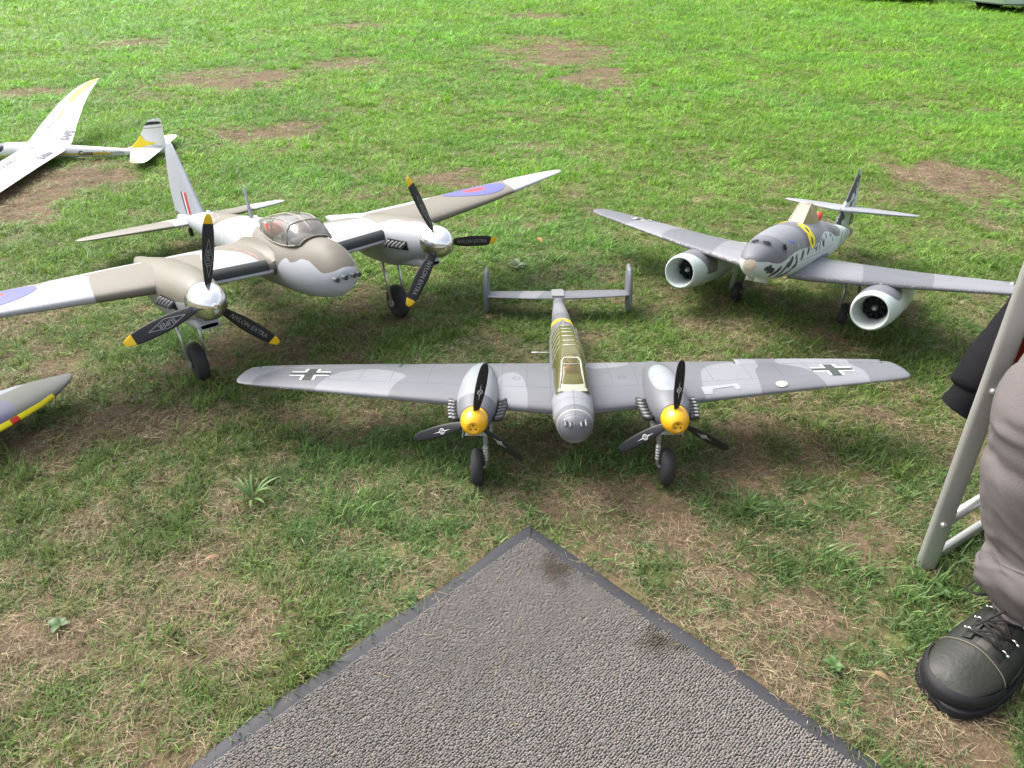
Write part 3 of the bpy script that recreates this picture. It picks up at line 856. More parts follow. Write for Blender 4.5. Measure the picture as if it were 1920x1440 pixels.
        if sd == 1:
            mk('worn_patch', *conform([[(-.042, -.010), (-.024, -.012), (-.02, .004), (.028, .008), (.034, -.006), (.044, -.004), (.04, .017), (-.046, .015)]], ((.345, .086, .4), (1, .13, 0), (0, 1, 0), (0, 0, -1)), (V, F), .0006, .006), paint('bare_tape', (.32, .33, .355), rough=.35, spec=.5), w, False, recalc=False)
            mk('landing_light', *conform(disc(0, .014, 24), ((.485, .1035, .4), (1, .13, 0), (0, .75, 0), (0, 0, -1)), (V, F), .0015, .006), paint('lamp_glass', (.5, .48, .36), rough=.15, spec=.7), w, False, recalc=False)
        # fillet at the wing root
        rr = []
        for yy in np.linspace(.035, .30, 14):
            f = (yy - .035) / .265
            hgt = .018 * math.sin(math.pi * (.12 + .8 * f)); 
            zc = .1665 + .278 * (5 * .15 * (.2969 * math.sqrt(f + .01) - .126 * f - .3516 * f ** 2 + .2843 * f ** 3 - .1036 * f ** 4)) * .8
            rr.append([(sd * (.036 + .034 * t), yy, zc + hgt * (1 - t) ** 2.2) for t in np.linspace(0, 1, 7)])
        fv = loft(rr, closed=False)
        mk('wing_fillet', fv[0], fv[1], paint('fillet_grey', GREY_D, rough=.45), w)

    # --- nacelles, propellers, exhausts, gear
    ns = [(-.05, .194, .030, .030, .030), (-.03, .193, .037, .036, .042), (0, .192, .043, .044, .056), (.05, .191, .0455, .047, .062), (.11, .190, .043, .043, .055), (.17, .187, .036, .034, .04), (.22, .184, .026, .022, .022), (.262, .18, .012, .01, .01), (.272, .18, .003, .003, .003)]
    M_tip = paint('tip_grey', (.30, .30, .31), rough=.6)
    M_soot = paint('sooty_pipe', (.035, .035, .037), rough=.35, spec=.6)
    m_sp = paint('yellow_spinner', (.80, .42, .012), rough=.22, spec=.6, grime=.05)
    for sd, angs in ((-1, (12, 133, 253)), (1, (1, 121, 238))):
        cx = sd * .211
        V, F = body(ns, 40, 6, cx)
        a = np.array(V); x, y, z = a.T
        lt = sd_poly(x - cx, y, smooth_poly([(-.05, -.002), (0, -.012), (.05, -.002), (.05, .06), (.036, .15), (.012, .205), (-.012, .205), (-.036, .15), (-.05, .06)]) if sd < 0 else smooth_poly([(-.02, -.008), (.03, .0), (.045, .05), (.03, .13), (.0, .17), (-.03, .14), (-.034, .05)]))
        lt = np.where(z > .185, lt, np.maximum(z - .16, -1))
        mn = paint('nacelle_paint', GREY_D, [('light', (.27, .29, .315))], [('ly', [.085] if sd > 0 else [.3], .0008, LINE)], rough=.4, bump=.2)
        na = mk('engine_nacelle', V, F, mn, A, attrs={'light': lt, 'ly': np.where(z > .19, y, 5)})
        for s2 in (-1, 1):
            base = []
            for k in range(6):
                yy = -.022 + k * .0135; zz = .178 + k * .0012
                xo = cx + s2 * (.036 + .006 * min(1, k / 3))
                p = [(xo, yy, zz), (xo + s2 * .011, yy + .001, zz - .001), (xo + s2 * .018, yy + .006, zz - .002), (xo + s2 * .0205, yy + .015, zz - .0025)]
                mk('exhaust_pipe', *tube(p, [.0062, .0066, .0064, .0058], 12), M_soot, na)
                if s2 * sd > 0:
                    mk('pipe_tip', *ball((xo + s2 * .019, yy + .002, zz + .0035), (.0052, .0042, .0020), 10, 6), M_tip, na)
        logo = disc(.0042, .0056, 18, 0, .072) + [[(-.0009, .078), (.0009, .078), (.0, .092)], [(.0009, .066), (-.0009, .066), (0, .052)]] + line2([(-.0022, .0695), (-.0022, .0745), (.0018, .0695), (.0018, .0745)], .0009)
        propeller(A, Vector((cx, -.066, .194)), angs, .137,
                  [(.018, .0005), (.018, .0285), (.008, .0295), (-.004, .0285), (-.015, .025), (-.024, .019), (-.0285, .0135), (-.0292, .0118), (-.0282, .0108), (-.0278, .0005)], m_sp,
                  dict(r0=.017, chords=[(0, .012), (.25, .022), (.5, .0255), (.8, .022), (.95, .0155), (1, .007)], thick=.20, pitch0=46, pitch1=20, sense=1), 0, M_black,
                  [[(logo, M_white, 'blade_logo')]])
        sp_face = [(math.cos(q) * .0062, math.sin(q) * .0062) for q in (R(90), R(210), R(330))]
        for px_, pz_ in sp_face:
            mk('spinner_hole', *tube([(cx + px_, -.0938, .194 + pz_), (cx + px_, -.0945, .194 + pz_)], .0018, 10), M_dark, na)
        # main gear
        xi = cx - sd * .017
        g = mk('gear_leg', *join(tube([(xi, .012, .165), (xi, .004, .1)], .0055, 12), tube([(xi, .004, .1), (xi, .0, .046)], .0042, 12),
                                 tube([(xi, 0, .0435), (cx - sd * .004, 0, .0435)], .0035, 8)), paint('gear_grey', (.36, .38, .36), rough=.4, metal=.2), A)
        for k in range(5): mk('gear_ring', *lathe([(-.0015, .0045), (-.0015, .0062), (.0015, .0062), (.0015, .0045)], (xi, .002, .062 + k * .0075), 'Z', 14), M_strut, g)
        mk('scissor_link', *join(bar((xi, .008, .095), (xi, .02, .075), .006, .002), bar((xi, .02, .075), (xi, .004, .056), .006, .002)), M_strut, g)
        wheel(A, (cx + sd * .003, 0, .0425), .0435, .029, .021)
        M_door = paint('gear_door_grey', (.40, .44, .42), rough=.5)
        for s2 in (-1, 1):
            mk('gear_door', *loft([[(cx + s2 * (.028 + .003 * t), -.012 + .085 * v, .158 - .034 * t) for t in (0, .35, .7, 1)] + [(cx + s2 * (.0305 + .003 * t), -.012 + .085 * v, .158 - .034 * t) for t in (1, .7, .35, 0)] for v in (0, .2, .6, 1)]), M_door, A)
        mk('radiator_lip', *loft([[(cx - .026, yy, .142 + h), (cx + .026, yy, .142 + h), (cx + .026, yy, .1385 + h), (cx - .026, yy, .1385 + h)] for yy, h in ((-.02, -.004), (.02, -.006), (.08, .004))]), M_door, na)

    # --- tail
    ts = [(0, .822, .908, .1715, .11), (.10, .824, .908, .173, .11), (.2, .832, .905, .175, .11), (.232, .838, .90, .1755, .12)]
    for sd in (-1, 1):
        V, F, s, u, up = wing(ts, sd, 20, 40)
        a = np.array(V)
        lt = sd_poly(a[:, 0], a[:, 1], smooth_poly([(-.13, .8), (-.125, .86), (-.10, .92), (-.04, .92), (-.05, .86), (-.085, .8)])) if sd < 0 else np.full(len(V), 1.)
        tp = mk('tailplane', V, F, paint('tail_paint', GREY_D, [('light', GREY_L)], [('u', [.66], .006, LINE)], rough=.42), A, attrs={'light': np.where(up > .5, lt, -1), 'u': np.where(up > .5, u, 5)})
        fs = []
        for t in np.linspace(0, 1, 15):
            zz = .104 + .158 * t; w = math.sqrt(max(0, 1 - (2 * t - 1) ** 2)) ** .7
            fs.append((zz, .895 - .055 * w + .012 * t - .006, .895 + .06 * w + .012 * t + .006, 0, .17))
        V, F, s, u, up = wing(fs, sd * .235, 18, 40, vert=True, camber=0)
        mk('tail_fin', V, F, paint('fin_paint', (.17, .178, .205), [], [('u', [.55], .006, LINE)], rough=.4, chip=('edge', (.6, .56, .45), .004)), A, attrs={'u': u, 'edge': np.minimum(s - .104, .262 - s) + .0006 + np.where((s > .25), 0, .01)})
    mk('tail_joint_cover', *loft([[(-.022, .828, .172), (-.019, .828, .181), (.019, .828, .181), (.022, .828, .172)], [(-.023, .87, .172), (-.02, .87, .185), (.02, .87, .185), (.023, .87, .172)], [(-.022, .915, .168), (-.018, .915, .176), (.018, .915, .176), (.022, .915, .168)]]), paint('cover_grey', (.24, .245, .25), rough=.5), A, sharp=30)
    wheel(A, (0, .80, .125), .016, .01, .007)
    mk('tail_wheel_leg', *tube([(0, .78, .155), (0, .80, .125)], .003, 8), M_gun, A)

    # --- canopy
    def csec(y, wb, wt, zb, zt, k=9):
        L = [(-wb, zb), (-wb * 1.0, zb + (zt - zb) * .35), (-wt - .003, zb + (zt - zb) * .82), (-wt * .82, zt - .0012), (-wt * .45, zt), (0, zt + .0004)]
        L = L + [(-a, b) for a, b in reversed(L[:-1])]
        return [(a, y, b) for a, b in L]
    C = [(.008, .036, .034, .214, .2285), (.018, .0365, .0285, .212, .237), (.05, .038, .0262, .21, .256), (.083, .0385, .0245, .21, .2715), (.092, .0385, .024, .21, .2735), (.13, .0385, .0245, .21, .2745), (.25, .038, .0235, .208, .268), (.36, .035, .020, .204, .251), (.43, .030, .016, .20, .227), (.445, .026, .012, .198, .217)]
    cg = mk('canopy', *loft([csec(*c) for c in C], (False, True), closed=False), glassy('yellowed_canopy', (.82, .80, .52), (.36, .345, .15), .20, .8), A)
    mf = paint('canopy_frame_pale', (.45, .46, .36), rough=.5)
    mw = paint('windscreen_frame', (.62, .62, .55), rough=.4)
    Z = lambda y: float(np.interp(y, [c[0] for c in C], [c[4] for c in C])) + .0006
    W = lambda y: float(np.interp(y, [c[0] for c in C], [c[2] for c in C]))
    pth = [(-W(.014) * .9, .014, Z(.014)), (-W(.05) * .86, .05, Z(.05)), (-W(.08) * .84, .08, Z(.08) - .001), (-W(.088) * .62, .089, Z(.089)), (W(.088) * .62, .089, Z(.089)), (W(.08) * .84, .08, Z(.08) - .001), (W(.05) * .86, .05, Z(.05)), (W(.014) * .9, .014, Z(.014))]
    mk('windscreen_frame', *join(tube(pth, .0016, 8), tube([(-W(.07) * .84, .07, Z(.07)), (W(.07) * .84, .07, Z(.07))], .0007, 6)), mw, cg)
    fv = loft([[(-W(yy) * .95 * (1 - t) + W(yy) * .95 * t, yy - .004 * math.sin(math.pi * t), Z(yy) - .0003 + .004 * math.sin(math.pi * t) * 0) for t in np.linspace(0, 1, 12)] for yy in (.008, .022)], closed=False)
    mk('windscreen_sill', *fv, mf, cg)
    for k, yy in enumerate((.165, .20, .235, .275, .315, .355)):
        w = W(yy) * .62
        mk('canopy_rib', *bar((-w, yy, Z(yy) + .0004), (w, yy, Z(yy) + .0004), .0024, .001, (0, 1, 0)), mw, cg)
        for s2 in (-1, 1):
            wb = float(np.interp(yy, [c[0] for c in C], [c[1] for c in C])); zb = float(np.interp(yy, [c[0] for c in C], [c[3] for c in C])); zt = Z(yy) - .0006
            mk('canopy_side_rib', *tube([(s2 * (wb + .0004), yy, zb + (zt - zb) * .05), (s2 * (wb + .0004), yy, zb + (zt - zb) * .35), (s2 * (W(yy) + .0034), yy, zb + (zt - zb) * .82), (s2 * W(yy) * .83, yy, zt)], .0008, 6), mf, cg)
    mk('cockpit_floor', *loft([[(-.034, yy, zf), (.034, yy, zf)] for yy, zf in ((.02, .226), (.06, .2315), (.2, .2305), (.42, .2185))], closed=False), paint('cockpit_olive', (.12, .125, .085), rough=.7), fu)
    mk('seat_back', *bar((0, .135, .225), (0, .14, .262), .034, .004, (1, 0, 0)), paint('seat_grey', (.10, .10, .09)), fu)
    bust(A, (0, .105, .241), .026, M_skin, paint('brown_jacket', (.23, .08, .035)), paint('flying_cap', (.45, .24, .10)))
    return A
build_fighter()

# ================================================================== white and tan twin-engine bomber with polished spinners (back left)
def build_bomber():
    A = thing('model_aircraft', (-.625, 1.934, 0), (R(-9.2), R(.1), R(38.4)),
              'large white and tan twin engine model aeroplane with polished silver spinners and yellow tipped propellers', 'model aeroplane', GRP)
    WH = (.385, .40, .43); TAN = (.172, .158, .128)
    st = [(-.387, .283, .003, .003, .003), (-.385, .283, .014, .012, .014), (-.378, .282, .027, .024, .026), (-.365, .281, .039, .040, .040), (-.34, .280, .051, .060, .052), (-.30, .279, .063, .078, .065),
          (-.26, .279, .071, .083, .072), (-.2, .28, .078, .084, .080), (-.1, .282, .084, .076, .088), (.02, .284, .087, .080, .094), (.1, .286, .087, .086, .097), (.17, .288, .086, .085, .099), (.3, .29, .080, .077, .093),
          (.5, .291, .067, .066, .076), (.7, .291, .052, .053, .058), (.9, .29, .036, .039, .039), (1.08, .286, .024, .027, .024), (1.19, .281, .014, .016, .014), (1.235, .278, .004, .004, .004)]
    V, F = body(st, 72, 9)
    a = np.array(V); x, y, z = a.T
    # tan areas: nose top with a wavy lower edge, dorsal patch, band behind the canopy
    yk = [-.40, -.385, -.372, -.35, -.32, -.29, -.26, -.23, -.205, -.18, -.14, -.10, .0, .1]
    zk = [.40, .315, .300, .296, .310, .322, .324, .314, .310, .318, .300, .262, .258, .27]
    zb = pchip(yk, zk, np.clip(y, -.4, .1))
    nose = np.maximum(zb - z, y - .02 - .10 * np.clip((z - .28) / .09, -1, 1) + .0 * x)
    nose = np.maximum(nose, -(x + .2))
    wr = np.where(x > .036, (x - .036) * .9 - .004, -1)
    nose = np.maximum(nose, np.where(y < -.22, wr, -1))
    spine = sd_poly(x, y, smooth_poly([(-.058, .52), (-.035, .42), (.0, .36), (.09, .36), (.09, .62), (.02, .70), (-.045, .66), (-.06, .60)]))
    spine = np.where(z > .27, spine, 1)
    tan = np.minimum(nose, spine)
    m = paint('bomber_fuselage_paint', WH, [('tan', TAN)], [('ly', [-.105], .0007, (.2, .18, .15))], rough=.58, grime=.05)
    fu = mk('fuselage', V, F, m, A, attrs={'tan': tan, 'ly': np.where((z > .30) & (z < .345) & (abs(y) < 2), y * 0 + (z - .325 + (y - .0) * .22) - .105, 5)})
    for xx, zz, yy in ((-.030, .281, -.368), (-.011, .284, -.378), (.013, .284, -.378), (.030, .281, -.368)):
        gb = mk('gun_barrel', *tube([(xx, yy + .03, zz), (xx, yy - .016, zz)], .0050, 14), paint('gun_grey', (.30, .31, .29), rough=.4, metal=.3), fu)
        mk('muzzle', *join(tube([(xx, yy - .014, zz), (xx, yy - .026, zz)], .0062, 16)), paint('muzzle_dark', (.045, .05, .05), rough=.5), fu, sharp=40)
    mk('camera_port', *ball((.002, -.3868, .2855), (.0022, .001, .0022), 8, 6), M_dark, fu)
    # code letters on the fuselage side
    fr = ((-.3, .56, .315), (0, -1, 0), (0, 0, 1), (1, 0, 0))
    def outl(P, w): return line2(P + [P[0]], w)
    br = []; wt = []
    for k in range(2):
        ox = -.052 + k * .062
        br += [rect(ox - .022, .012, ox + .004, .040)]
        wt += [rect(ox - .026, .042, ox + .016, .058)] + line2([(ox - .026, .058), (ox - .028, -.05), (ox - .02, -.062)], .006) + line2([(ox + .018, .058), (ox + .014, -.05)], .005)
    mk('code_letter', *conform(br, fr, (V, F), .0007, .012), paint('letter_brown', (.30, .26, .22)), fu, False, recalc=False)
    mk('code_letter_border', *conform(wt, fr, (V, F), .0007, .012), M_white, fu, False, recalc=False)
    q = [(.17 + .012 * math.cos(t) * 3 - .03, .08 * math.sin(t) - .005) for t in np.linspace(-1.25, 1.05, 14)]
    mk('roundel_ring', *conform(line2(q, .006), ((-.3, .54, .30), (0, -1, 0), (0, 0, 1), (1, 0, 0)), (V, F), .0007, .012), M_white, fu, False, recalc=False)
    mk('red_dash', *conform(line2([(-.02, -.012), (.02, .012)], .0025), ((-.03, .215, .6), (1, 0, 0), (0, 1, 0), (0, 0, -1)), (V, F), .0006, .02), M_red, fu, False, recalc=False)
    mk('aerial_mast', *loft([[(w * .5 * math.cos(t), yy + w * 1.6 * math.sin(t), zz) for t in [2 * math.pi * k / 14 for k in range(14)]] for w, yy, zz in ((.0085, .262, .360), (.0075, .262, .41), (.0055, .261, .45), (.003, .26, .466), (.001, .26, .469))]), paint('mast_grey', (.28, .29, .34), rough=.45), A)
    mk('mast_fairing', *ball((.012, .262, .366), (.011, .012, .008), 12, 8), M_white, fu)
    mk('dorsal_lug', *ball((0, .74, .343), (.007, .016, .008), 10, 6), M_white, fu)

    # --- wings
    ws = [(0, -.122, .345, .287, .135), (.09, -.120, .335, .289, .135), (.30, -.112, .31, .296, .13), (.42, -.097, .295, .302, .125), (.72, -.052, .235, .317, .11), (.95, -.008, .165, .334, .10),
          (1.04, .010, .125, .341, .09), (1.085, .022, .098, .3445, .08), (1.105, .036, .078, .346, .08), (1.113, .05, .066, .3465, .07)]
    tans = {-1: [[(-.53, .16), (-.50, .10), (-.515, .03), (-.53, -.15), (-.36, -.2), (-.24, -.2), (-.25, -.02), (-.215, .09), (-.25, .17), (-.36, .20)],
                 [(-.02, .4), (-.02, -.13), (-.10, -.2), (-.125, -.08), (-.14, .0), (-.20, .16), (-.24, .4)],
                 [(-1.2, .4), (-1.2, .06), (-.95, .06), (-.80, .14), (-.66, .10), (-.60, .13), (-.57, .4)]],
            1: [[(.78, -.2), (.83, .0), (.87, .1), (.95, .16), (.95, .26), (.66, .28), (.63, .20), (.5, .12), (.44, .14), (.30, .18), (.25, .34), (.10, .4), (.10, .24), (.24, .12), (.33, .02), (.35, -.2)]]}
    for sd in (-1, 1):
        V, F, s, u, up = wing(ws, sd, 30, 110, camber=.012)
        a = np.array(V)
        t = np.minimum.reduce([sd_poly(a[:, 0], a[:, 1], smooth_poly(p, 2)) for p in tans[sd]])
        t = np.where(up > .5, t, np.where(u < .10, t, 1))
        m = paint('bomber_wing_paint', WH, [('tan', TAN)], [('u', [.72], .0025, (.28, .26, .24)), ('s', [.50, .83, .66, .97], .0006, (.2, .19, .18)), ('ui', [.30, .52], .0022, (.24, .22, .2))], rough=.55, grime=.05)
        w = mk('wing', V, F, m, A, attrs={'tan': t, 'u': np.where((up > .5), u, 3), 's': np.where((up > .5) & ((u > .72) | (s < .6)), s, 5), 'ui': np.where((up > .5) & (s > .42) & (s < .56), u, 3)})
        # roundel, red centre in blue
        cxr = .735; cyr = .088
        fr = ((sd * cxr, cyr, .6), (1, 0, 0), (0, 1, 0), (0, 0, -1))
        mk('roundel_blue', *conform(disc(.042, .112, 44), fr, (V, F), .0006, .012), M_blue, w, False, recalc=False)
        mk('roundel_red', *conform(disc(0, .042, 36), fr, (V, F), .0006, .012), paint('roundel_red', (.50, .035, .04)), w, False, recalc=False)
        # red walkway lines
        L = []
        for p in ([(.115, -.085), (.245, -.085)], [(.115, -.06), (.24, .06)], [(.12, .03), (.24, -.03)], [(.115, -.085), (.135, .09), (.24, .12)]):
            L += line2([(sd * q0, q1) for q0, q1 in p], .0016)
        mk('walkway_line', *conform(L, ((0, 0, .6), (1, 0, 0), (0, 1, 0), (0, 0, -1)), (V, F), .0006, .02), paint('faint_red', (.66, .30, .30)), w, False, recalc=False)
        # radiator intake along the inboard leading edge
        rr = []
        for xx in np.linspace(.103, .262, 8):
            l = float(np.interp(xx, [r[0] for r in ws], [r[1] for r in ws])); zc = float(np.interp(xx, [r[0] for r in ws], [r[3] for r in ws]))
            rr.append([(sd * xx, l + .016, zc + .0205), (sd * xx, l + .0035, zc + .0145), (sd * xx, l - .0028, zc + .0045), (sd * xx, l - .003, zc - .005), (sd * xx, l + .012, zc - .008), (sd * xx, l + .03, zc + .005)])
        mk('radiator_intake', *loft(rr), paint('intake_black', (.03, .034, .034), rough=.6), w, sharp=35)
        rr = []
        for xx in np.linspace(.094, .27, 8):
            l = float(np.interp(xx, [r[0] for r in ws], [r[1] for r in ws])); zc = float(np.interp(xx, [r[0] for r in ws], [r[3] for r in ws]))
            rr.append([(sd * xx, l + .004 + .007 * math.cos(t2) , zc - .011 + .006 * math.sin(t2)) for t2 in [2 * math.pi * k / 10 for k in range(10)]])
        mk('radiator_lip', *loft(rr), paint('lip_grey', (.42, .44, .46), rough=.35), w)
        # root fairing
        rr = []
        for yy in np.linspace(-.115, .33, 20):
            f = (yy + .115) / .445
            zt = .288 + .46 * (5 * .135 * (.2969 * math.sqrt(f + .008) - .126 * f - .3516 * f ** 2 + .2843 * f ** 3 - .1036 * f ** 4)) * .95 + .004
            hw = float(pchip([q[0] for q in st], [q[2] for q in st], [yy])[0])
            rr.append([(sd * (hw - .012 + .036 * t), yy, zt + .026 * math.sin(math.pi * min(1, f + .1)) * (1 - t) ** 2.4) for t in np.linspace(0, 1, 8)])
        mk('wing_fillet', *loft(rr, closed=False), paint('fillet_tan', TAN, rough=.45), w)

    # --- nacelles
    ns = [(-.285, .290, .0445, .0445, .0445), (-.262, .290, .0495, .050, .051), (-.2, .290, .058, .055, .070), (-.12, .290, .066, .054, .092), (-.03, .290, .070, .050, .106), (.08, .290, .066, .046, .106), (.2, .288, .053, .036, .086), (.32, .287, .034, .022, .05), (.42, .29, .014, .008, .02), (.45, .291, .003, .002, .004)]
    m_sp = paint('polished_spinner', (.88, .88, .89), rough=.17, metal=1.0, grime=.03)
    dia = [(0, -.044), (.0105, 0), (0, .044), (-.0105, 0)]
    g1 = line2(dia + [dia[0]], .0012)
    t1 = [[(-q[1], q[0] + .103) for q in p] for p in text_polys('SUPER', .0150, .0)]
    t1 = [[(q[0] * .95, q[1]) for q in p] for p in t1]
    m1 = [[(q[0], q[1] + .103) for q in p] for p in g1] + t1
    m2 = [[(-q[1] * 1.0, q[0] + .113) for q in p] for p in text_polys('NYLON EXTRA', .0155, .0)]
    M_let = paint('blade_lettering', (.26, .26, .26))
    M_bl = paint('propeller_black', (.016, .016, .018), [('tip', (.78, .50, .01))], rough=.42, grime=.2, bump=.3)
    for sd, angs in ((-1, (15, 137, 257)), (1, (-20, 101, 220))):
        cx = sd * .324
        V, F = body(ns, 56, 7, cx)
        a = np.array(V); x, y, z = a.T
        if sd < 0: t = np.maximum(.293 + .008 * np.sin(y * 12) - z, y - .5)
        else:
            q = sd_poly(x - cx, y, smooth_poly([(-.012, -.30), (-.008, -.24), (-.028, -.19), (-.02, -.12), (-.052, -.06), (-.06, .1), (.08, .1), (.08, -.30)]))
            t = np.maximum(q, .285 - z)
        na = mk('engine_nacelle', V, F, paint('nacelle_white', WH, [('tan', TAN)], [('ly', [-.02], .0007, (.4, .37, .33))], rough=.38, grime=.06), A, attrs={'tan': t, 'ly': np.where(z > .31, y, 5)})
        # exhaust stubs in a dark recess on both flanks
        for s2 in (-1, 1):
            q = [(-.046, -.014), (.050, -.014), (.044, .016), (-.05, .013)]
            mk('exhaust_recess', *conform([q], ((cx + s2 * .2, -.178, .279), (0, 1, 0), (0, 0, 1), (-s2, 0, 0)), (V, F), .0009, .012), M_dark, na, False, recalc=False)
            for k in range(5):
                yy = -.216 + k * .0185
                xo = cx + s2 * (.050 + .0026 * k)
                mk('exhaust_stub', *join(tube([(xo, yy, .286), (xo + s2 * .007, yy + .002, .284), (xo + s2 * .016, yy + .014, .273)], [.0058, .0062, .0060], 12)), paint('stub_grey', (.10, .10, .105), rough=.45, metal=.4), na, sharp=50)
        # chin scoop
        rr = []
        for yy, zz, w, h in ((-.262, .2195, .026, .008), (-.235, .224, .029, .014), (-.19, .2245, .030, .020), (-.13, .222, .030, .024), (-.06, .215, .024, .024), (.02, .205, .012, .014)):
            rr.append([(cx + w * np.sign(math.cos(t)) * abs(math.cos(t)) ** .6, yy, zz + h * np.sign(math.sin(t)) * abs(math.sin(t)) ** .6) for t in [2 * math.pi * k / 24 for k in range(24)]])
        inner = [[(cx + (p[0] - cx) * .82, -.262, .2195 + (p[2] - .2195) * .62) for p in rr[0]], [(cx + (p[0] - cx) * .8, -.22, .2195 + (p[2] - .2195) * .6) for p in rr[0]]]
        sc = mk('chin_scoop', *loft([inner[0]] + rr, (False, True)), paint('scoop_white', WH, rough=.4), na)
        mk('scoop_opening', *loft(inner, (False, True)), M_dark, sc)
        propeller(A, Vector((cx, -.312, .290)), angs, .203,
                  [(.03, .0005), (.03, .0445), (.026, .0468), (.0, .0452), (-.018, .0400), (-.034, .0310), (-.047, .0195), (-.055, .0085), (-.0565, .0062), (-.0575, .0060), (-.0580, .0045), (-.0575, .0005)], m_sp,
                  dict(r0=.032, chords=[(0, .020), (.2, .030), (.45, .037), (.75, .033), (.92, .023), (1, .010)], thick=.15, pitch0=42, pitch1=20, sense=1), .022, M_bl,
                  [[(m1, M_let, 'blade_lettering')], [(m2, M_let, 'blade_lettering')], [(m1 if sd < 0 else m2, M_let, 'blade_lettering')]])
        # main gear: twin legs either side of the wheel
        for s2 in (-1, 1):
            lg = mk('gear_leg', *join(bar((cx + s2 * .027, .012, .205), (cx + s2 * .025, -.004, .050), .0075, .011, (1, 0, 0), .0025)), M_strut, A)
            mk('gear_leg_end', *lathe([(-.003, .0005), (-.003, .013), (.003, .013), (.003, .0005)], (cx + s2 * .0245, 0, .055), 'X', 20), M_hub, lg, sharp=40)
        wheel(A, (cx, 0, .055), .056, .037, .029)
        mk('wheel_axle', *tube([(cx - .029, 0, .055), (cx + .029, 0, .055)], .0045, 10), M_gun, A)
    # --- tail
    ts = [(0, .945, 1.155, .283, .10), (.05, .950, 1.155, .283, .10), (.25, .995, 1.15, .284, .10), (.34, 1.018, 1.14, .285, .095), (.385, 1.035, 1.125, .2855, .09), (.402, 1.052, 1.11, .2855, .08), (.410, 1.07, 1.092, .2855, .07)]
    for sd in (-1, 1):
        V, F, s, u, up = wing(ts, sd, 20, 60)
        a = np.array(V)
        t = sd_poly(a[:, 0], a[:, 1], smooth_poly([(-.5, .9), (-.5, 1.2), (-.09, 1.2), (-.11, 1.1), (-.07, 1.0), (-.1, .9)])) if sd < 0 else sd_poly(a[:, 0], a[:, 1], smooth_poly([(0, .9), (0, 1.2), (.2, 1.2), (.22, 1.1), (.25, 1.05), (.24, .9)]))
        mk('tailplane', V, F, paint('tailplane_white', WH, [('tan', TAN)], [('u', [.58], .004, (.3, .28, .25))], rough=.42, grime=.06), A, attrs={'tan': np.where(up > .5, t, np.where(u < .08, t, 1)), 'u': np.where(up > .5, u, 3)})
    fs = [(.305, .815, 1.235, 0, .085), (.34, .835, 1.235, 0, .085), (.40, .875, 1.22, 0, .085), (.48, .928, 1.18, 0, .085), (.54, .968, 1.135, 0, .085), (.568, .99, 1.10, 0, .08), (.580, 1.005, 1.075, 0, .08), (.585, 1.02, 1.05, 0, .07)]
    V, F, s, u, up = wing(fs, 0, 20, 50, vert=True, camber=0)
    fn = mk('tail_fin', V, F, paint('fin_grey_white', (.42, .435, .50), [], [('u', [.55], .003, (.3, .3, .32)), ('s', [.545], .0006, (.3, .3, .32))], rough=.42, grime=.06), A, attrs={'u': u, 's': np.where(u > .5, s, 4)})
    for sd in (-1, 1):
        fr = ((sd * .2, .965, .362), (0, 1, 0), (0, .12, 1), (-sd, 0, 0))
        for nm, x0, x1, mm in (('flash_red', -.040, -.014, M_red), ('flash_white', -.014, .004, M_white), ('flash_blue', .004, .028, M_navy)):
            dv = conform([rect(x0, -.042, x1, .042)], fr, (V, F), .0008, .012)
            if dv[1]: mk(nm, *dv, mm, fn, False, recalc=False)
    mk('tail_wheel_leg', *tube([(0, 1.06, .27), (0, 1.08, .235)], .005, 8), M_gun, A)
    wheel(A, (0, 1.085, .232), .018, .013, .008)

    # --- canopy with two painted crew busts
    C = [(-.228, .042, .020, .353, .368), (-.220, .050, .032, .352, .376), (-.195, .056, .041, .349, .392), (-.165, .058, .045, .346, .405), (-.12, .058, .046, .344, .412), (-.06, .057, .045, .345, .4115), (0, .053, .040, .350, .404), (.06, .045, .032, .356, .394), (.12, .031, .020, .362, .383), (.165, .017, .010, .366, .375)]
    def sec(c):
        y_, wb, wt, zb, zt = c; h = zt - zb
        L = [(-wb, zb), (-wb * .995, zb + h * .25), (-(wb * .45 + wt * .55), zb + h * .72), (-wt * .86, zb + h * .93), (-wt * .45, zt), (0, zt + .0006)]
        L = L + [(-p, q) for p, q in reversed(L[:-1])]
        return [(p, y_, q) for p, q in L]
    ys = np.linspace(-.228, .165, 34); ca = np.array(C)
    CS = [[yy] + [float(pchip(ca[:, 0], ca[:, k], [yy])[0]) for k in range(1, 5)] for yy in ys]
    cg = mk('canopy', *loft([sec(c) for c in CS], closed=False), glassy('pale_sheen_canopy', (.92, .92, .92), (.52, .52, .51), .22, 1.3), A)  # pale diffuse share paints a whitish reflection into the glass
    mf = paint('canopy_frame_tan', (.30, .28, .23), rough=.4)
    def at(y_): return [y_] + [float(pchip(ca[:, 0], ca[:, k], [y_])[0]) for k in range(1, 5)]
    for y_, r_ in ((-.172, .0026), (-.06, .0018), (.06, .0012)):
        mk('canopy_hoop', *tube(sec(at(y_)), r_, 8), mf, cg)
    for i, v0, v1, r_ in ((5, -.226, .15, .0020), (3, -.172, .02, .0014), (7, -.172, .02, .0014)):
        mk('canopy_rail', *tube([sec(at(v))[i] for v in np.linspace(v0, v1, 14)], r_, 8), mf, cg)
    for i in (0, 10):
        mk('canopy_sill', *tube([sec(at(v))[i] for v in np.linspace(-.228, .165, 20)], .0022, 8), mf, cg)
    mk('windscreen_base', *tube(sec(CS[0]), .0018, 8), mf, cg)
    bust(A, (-.028, -.115, .366), .031, paint('pale_face', (.62, .45, .34)), paint('navy_jacket', (.05, .07, .12)), paint('tan_cap', (.30, .2, .12)))
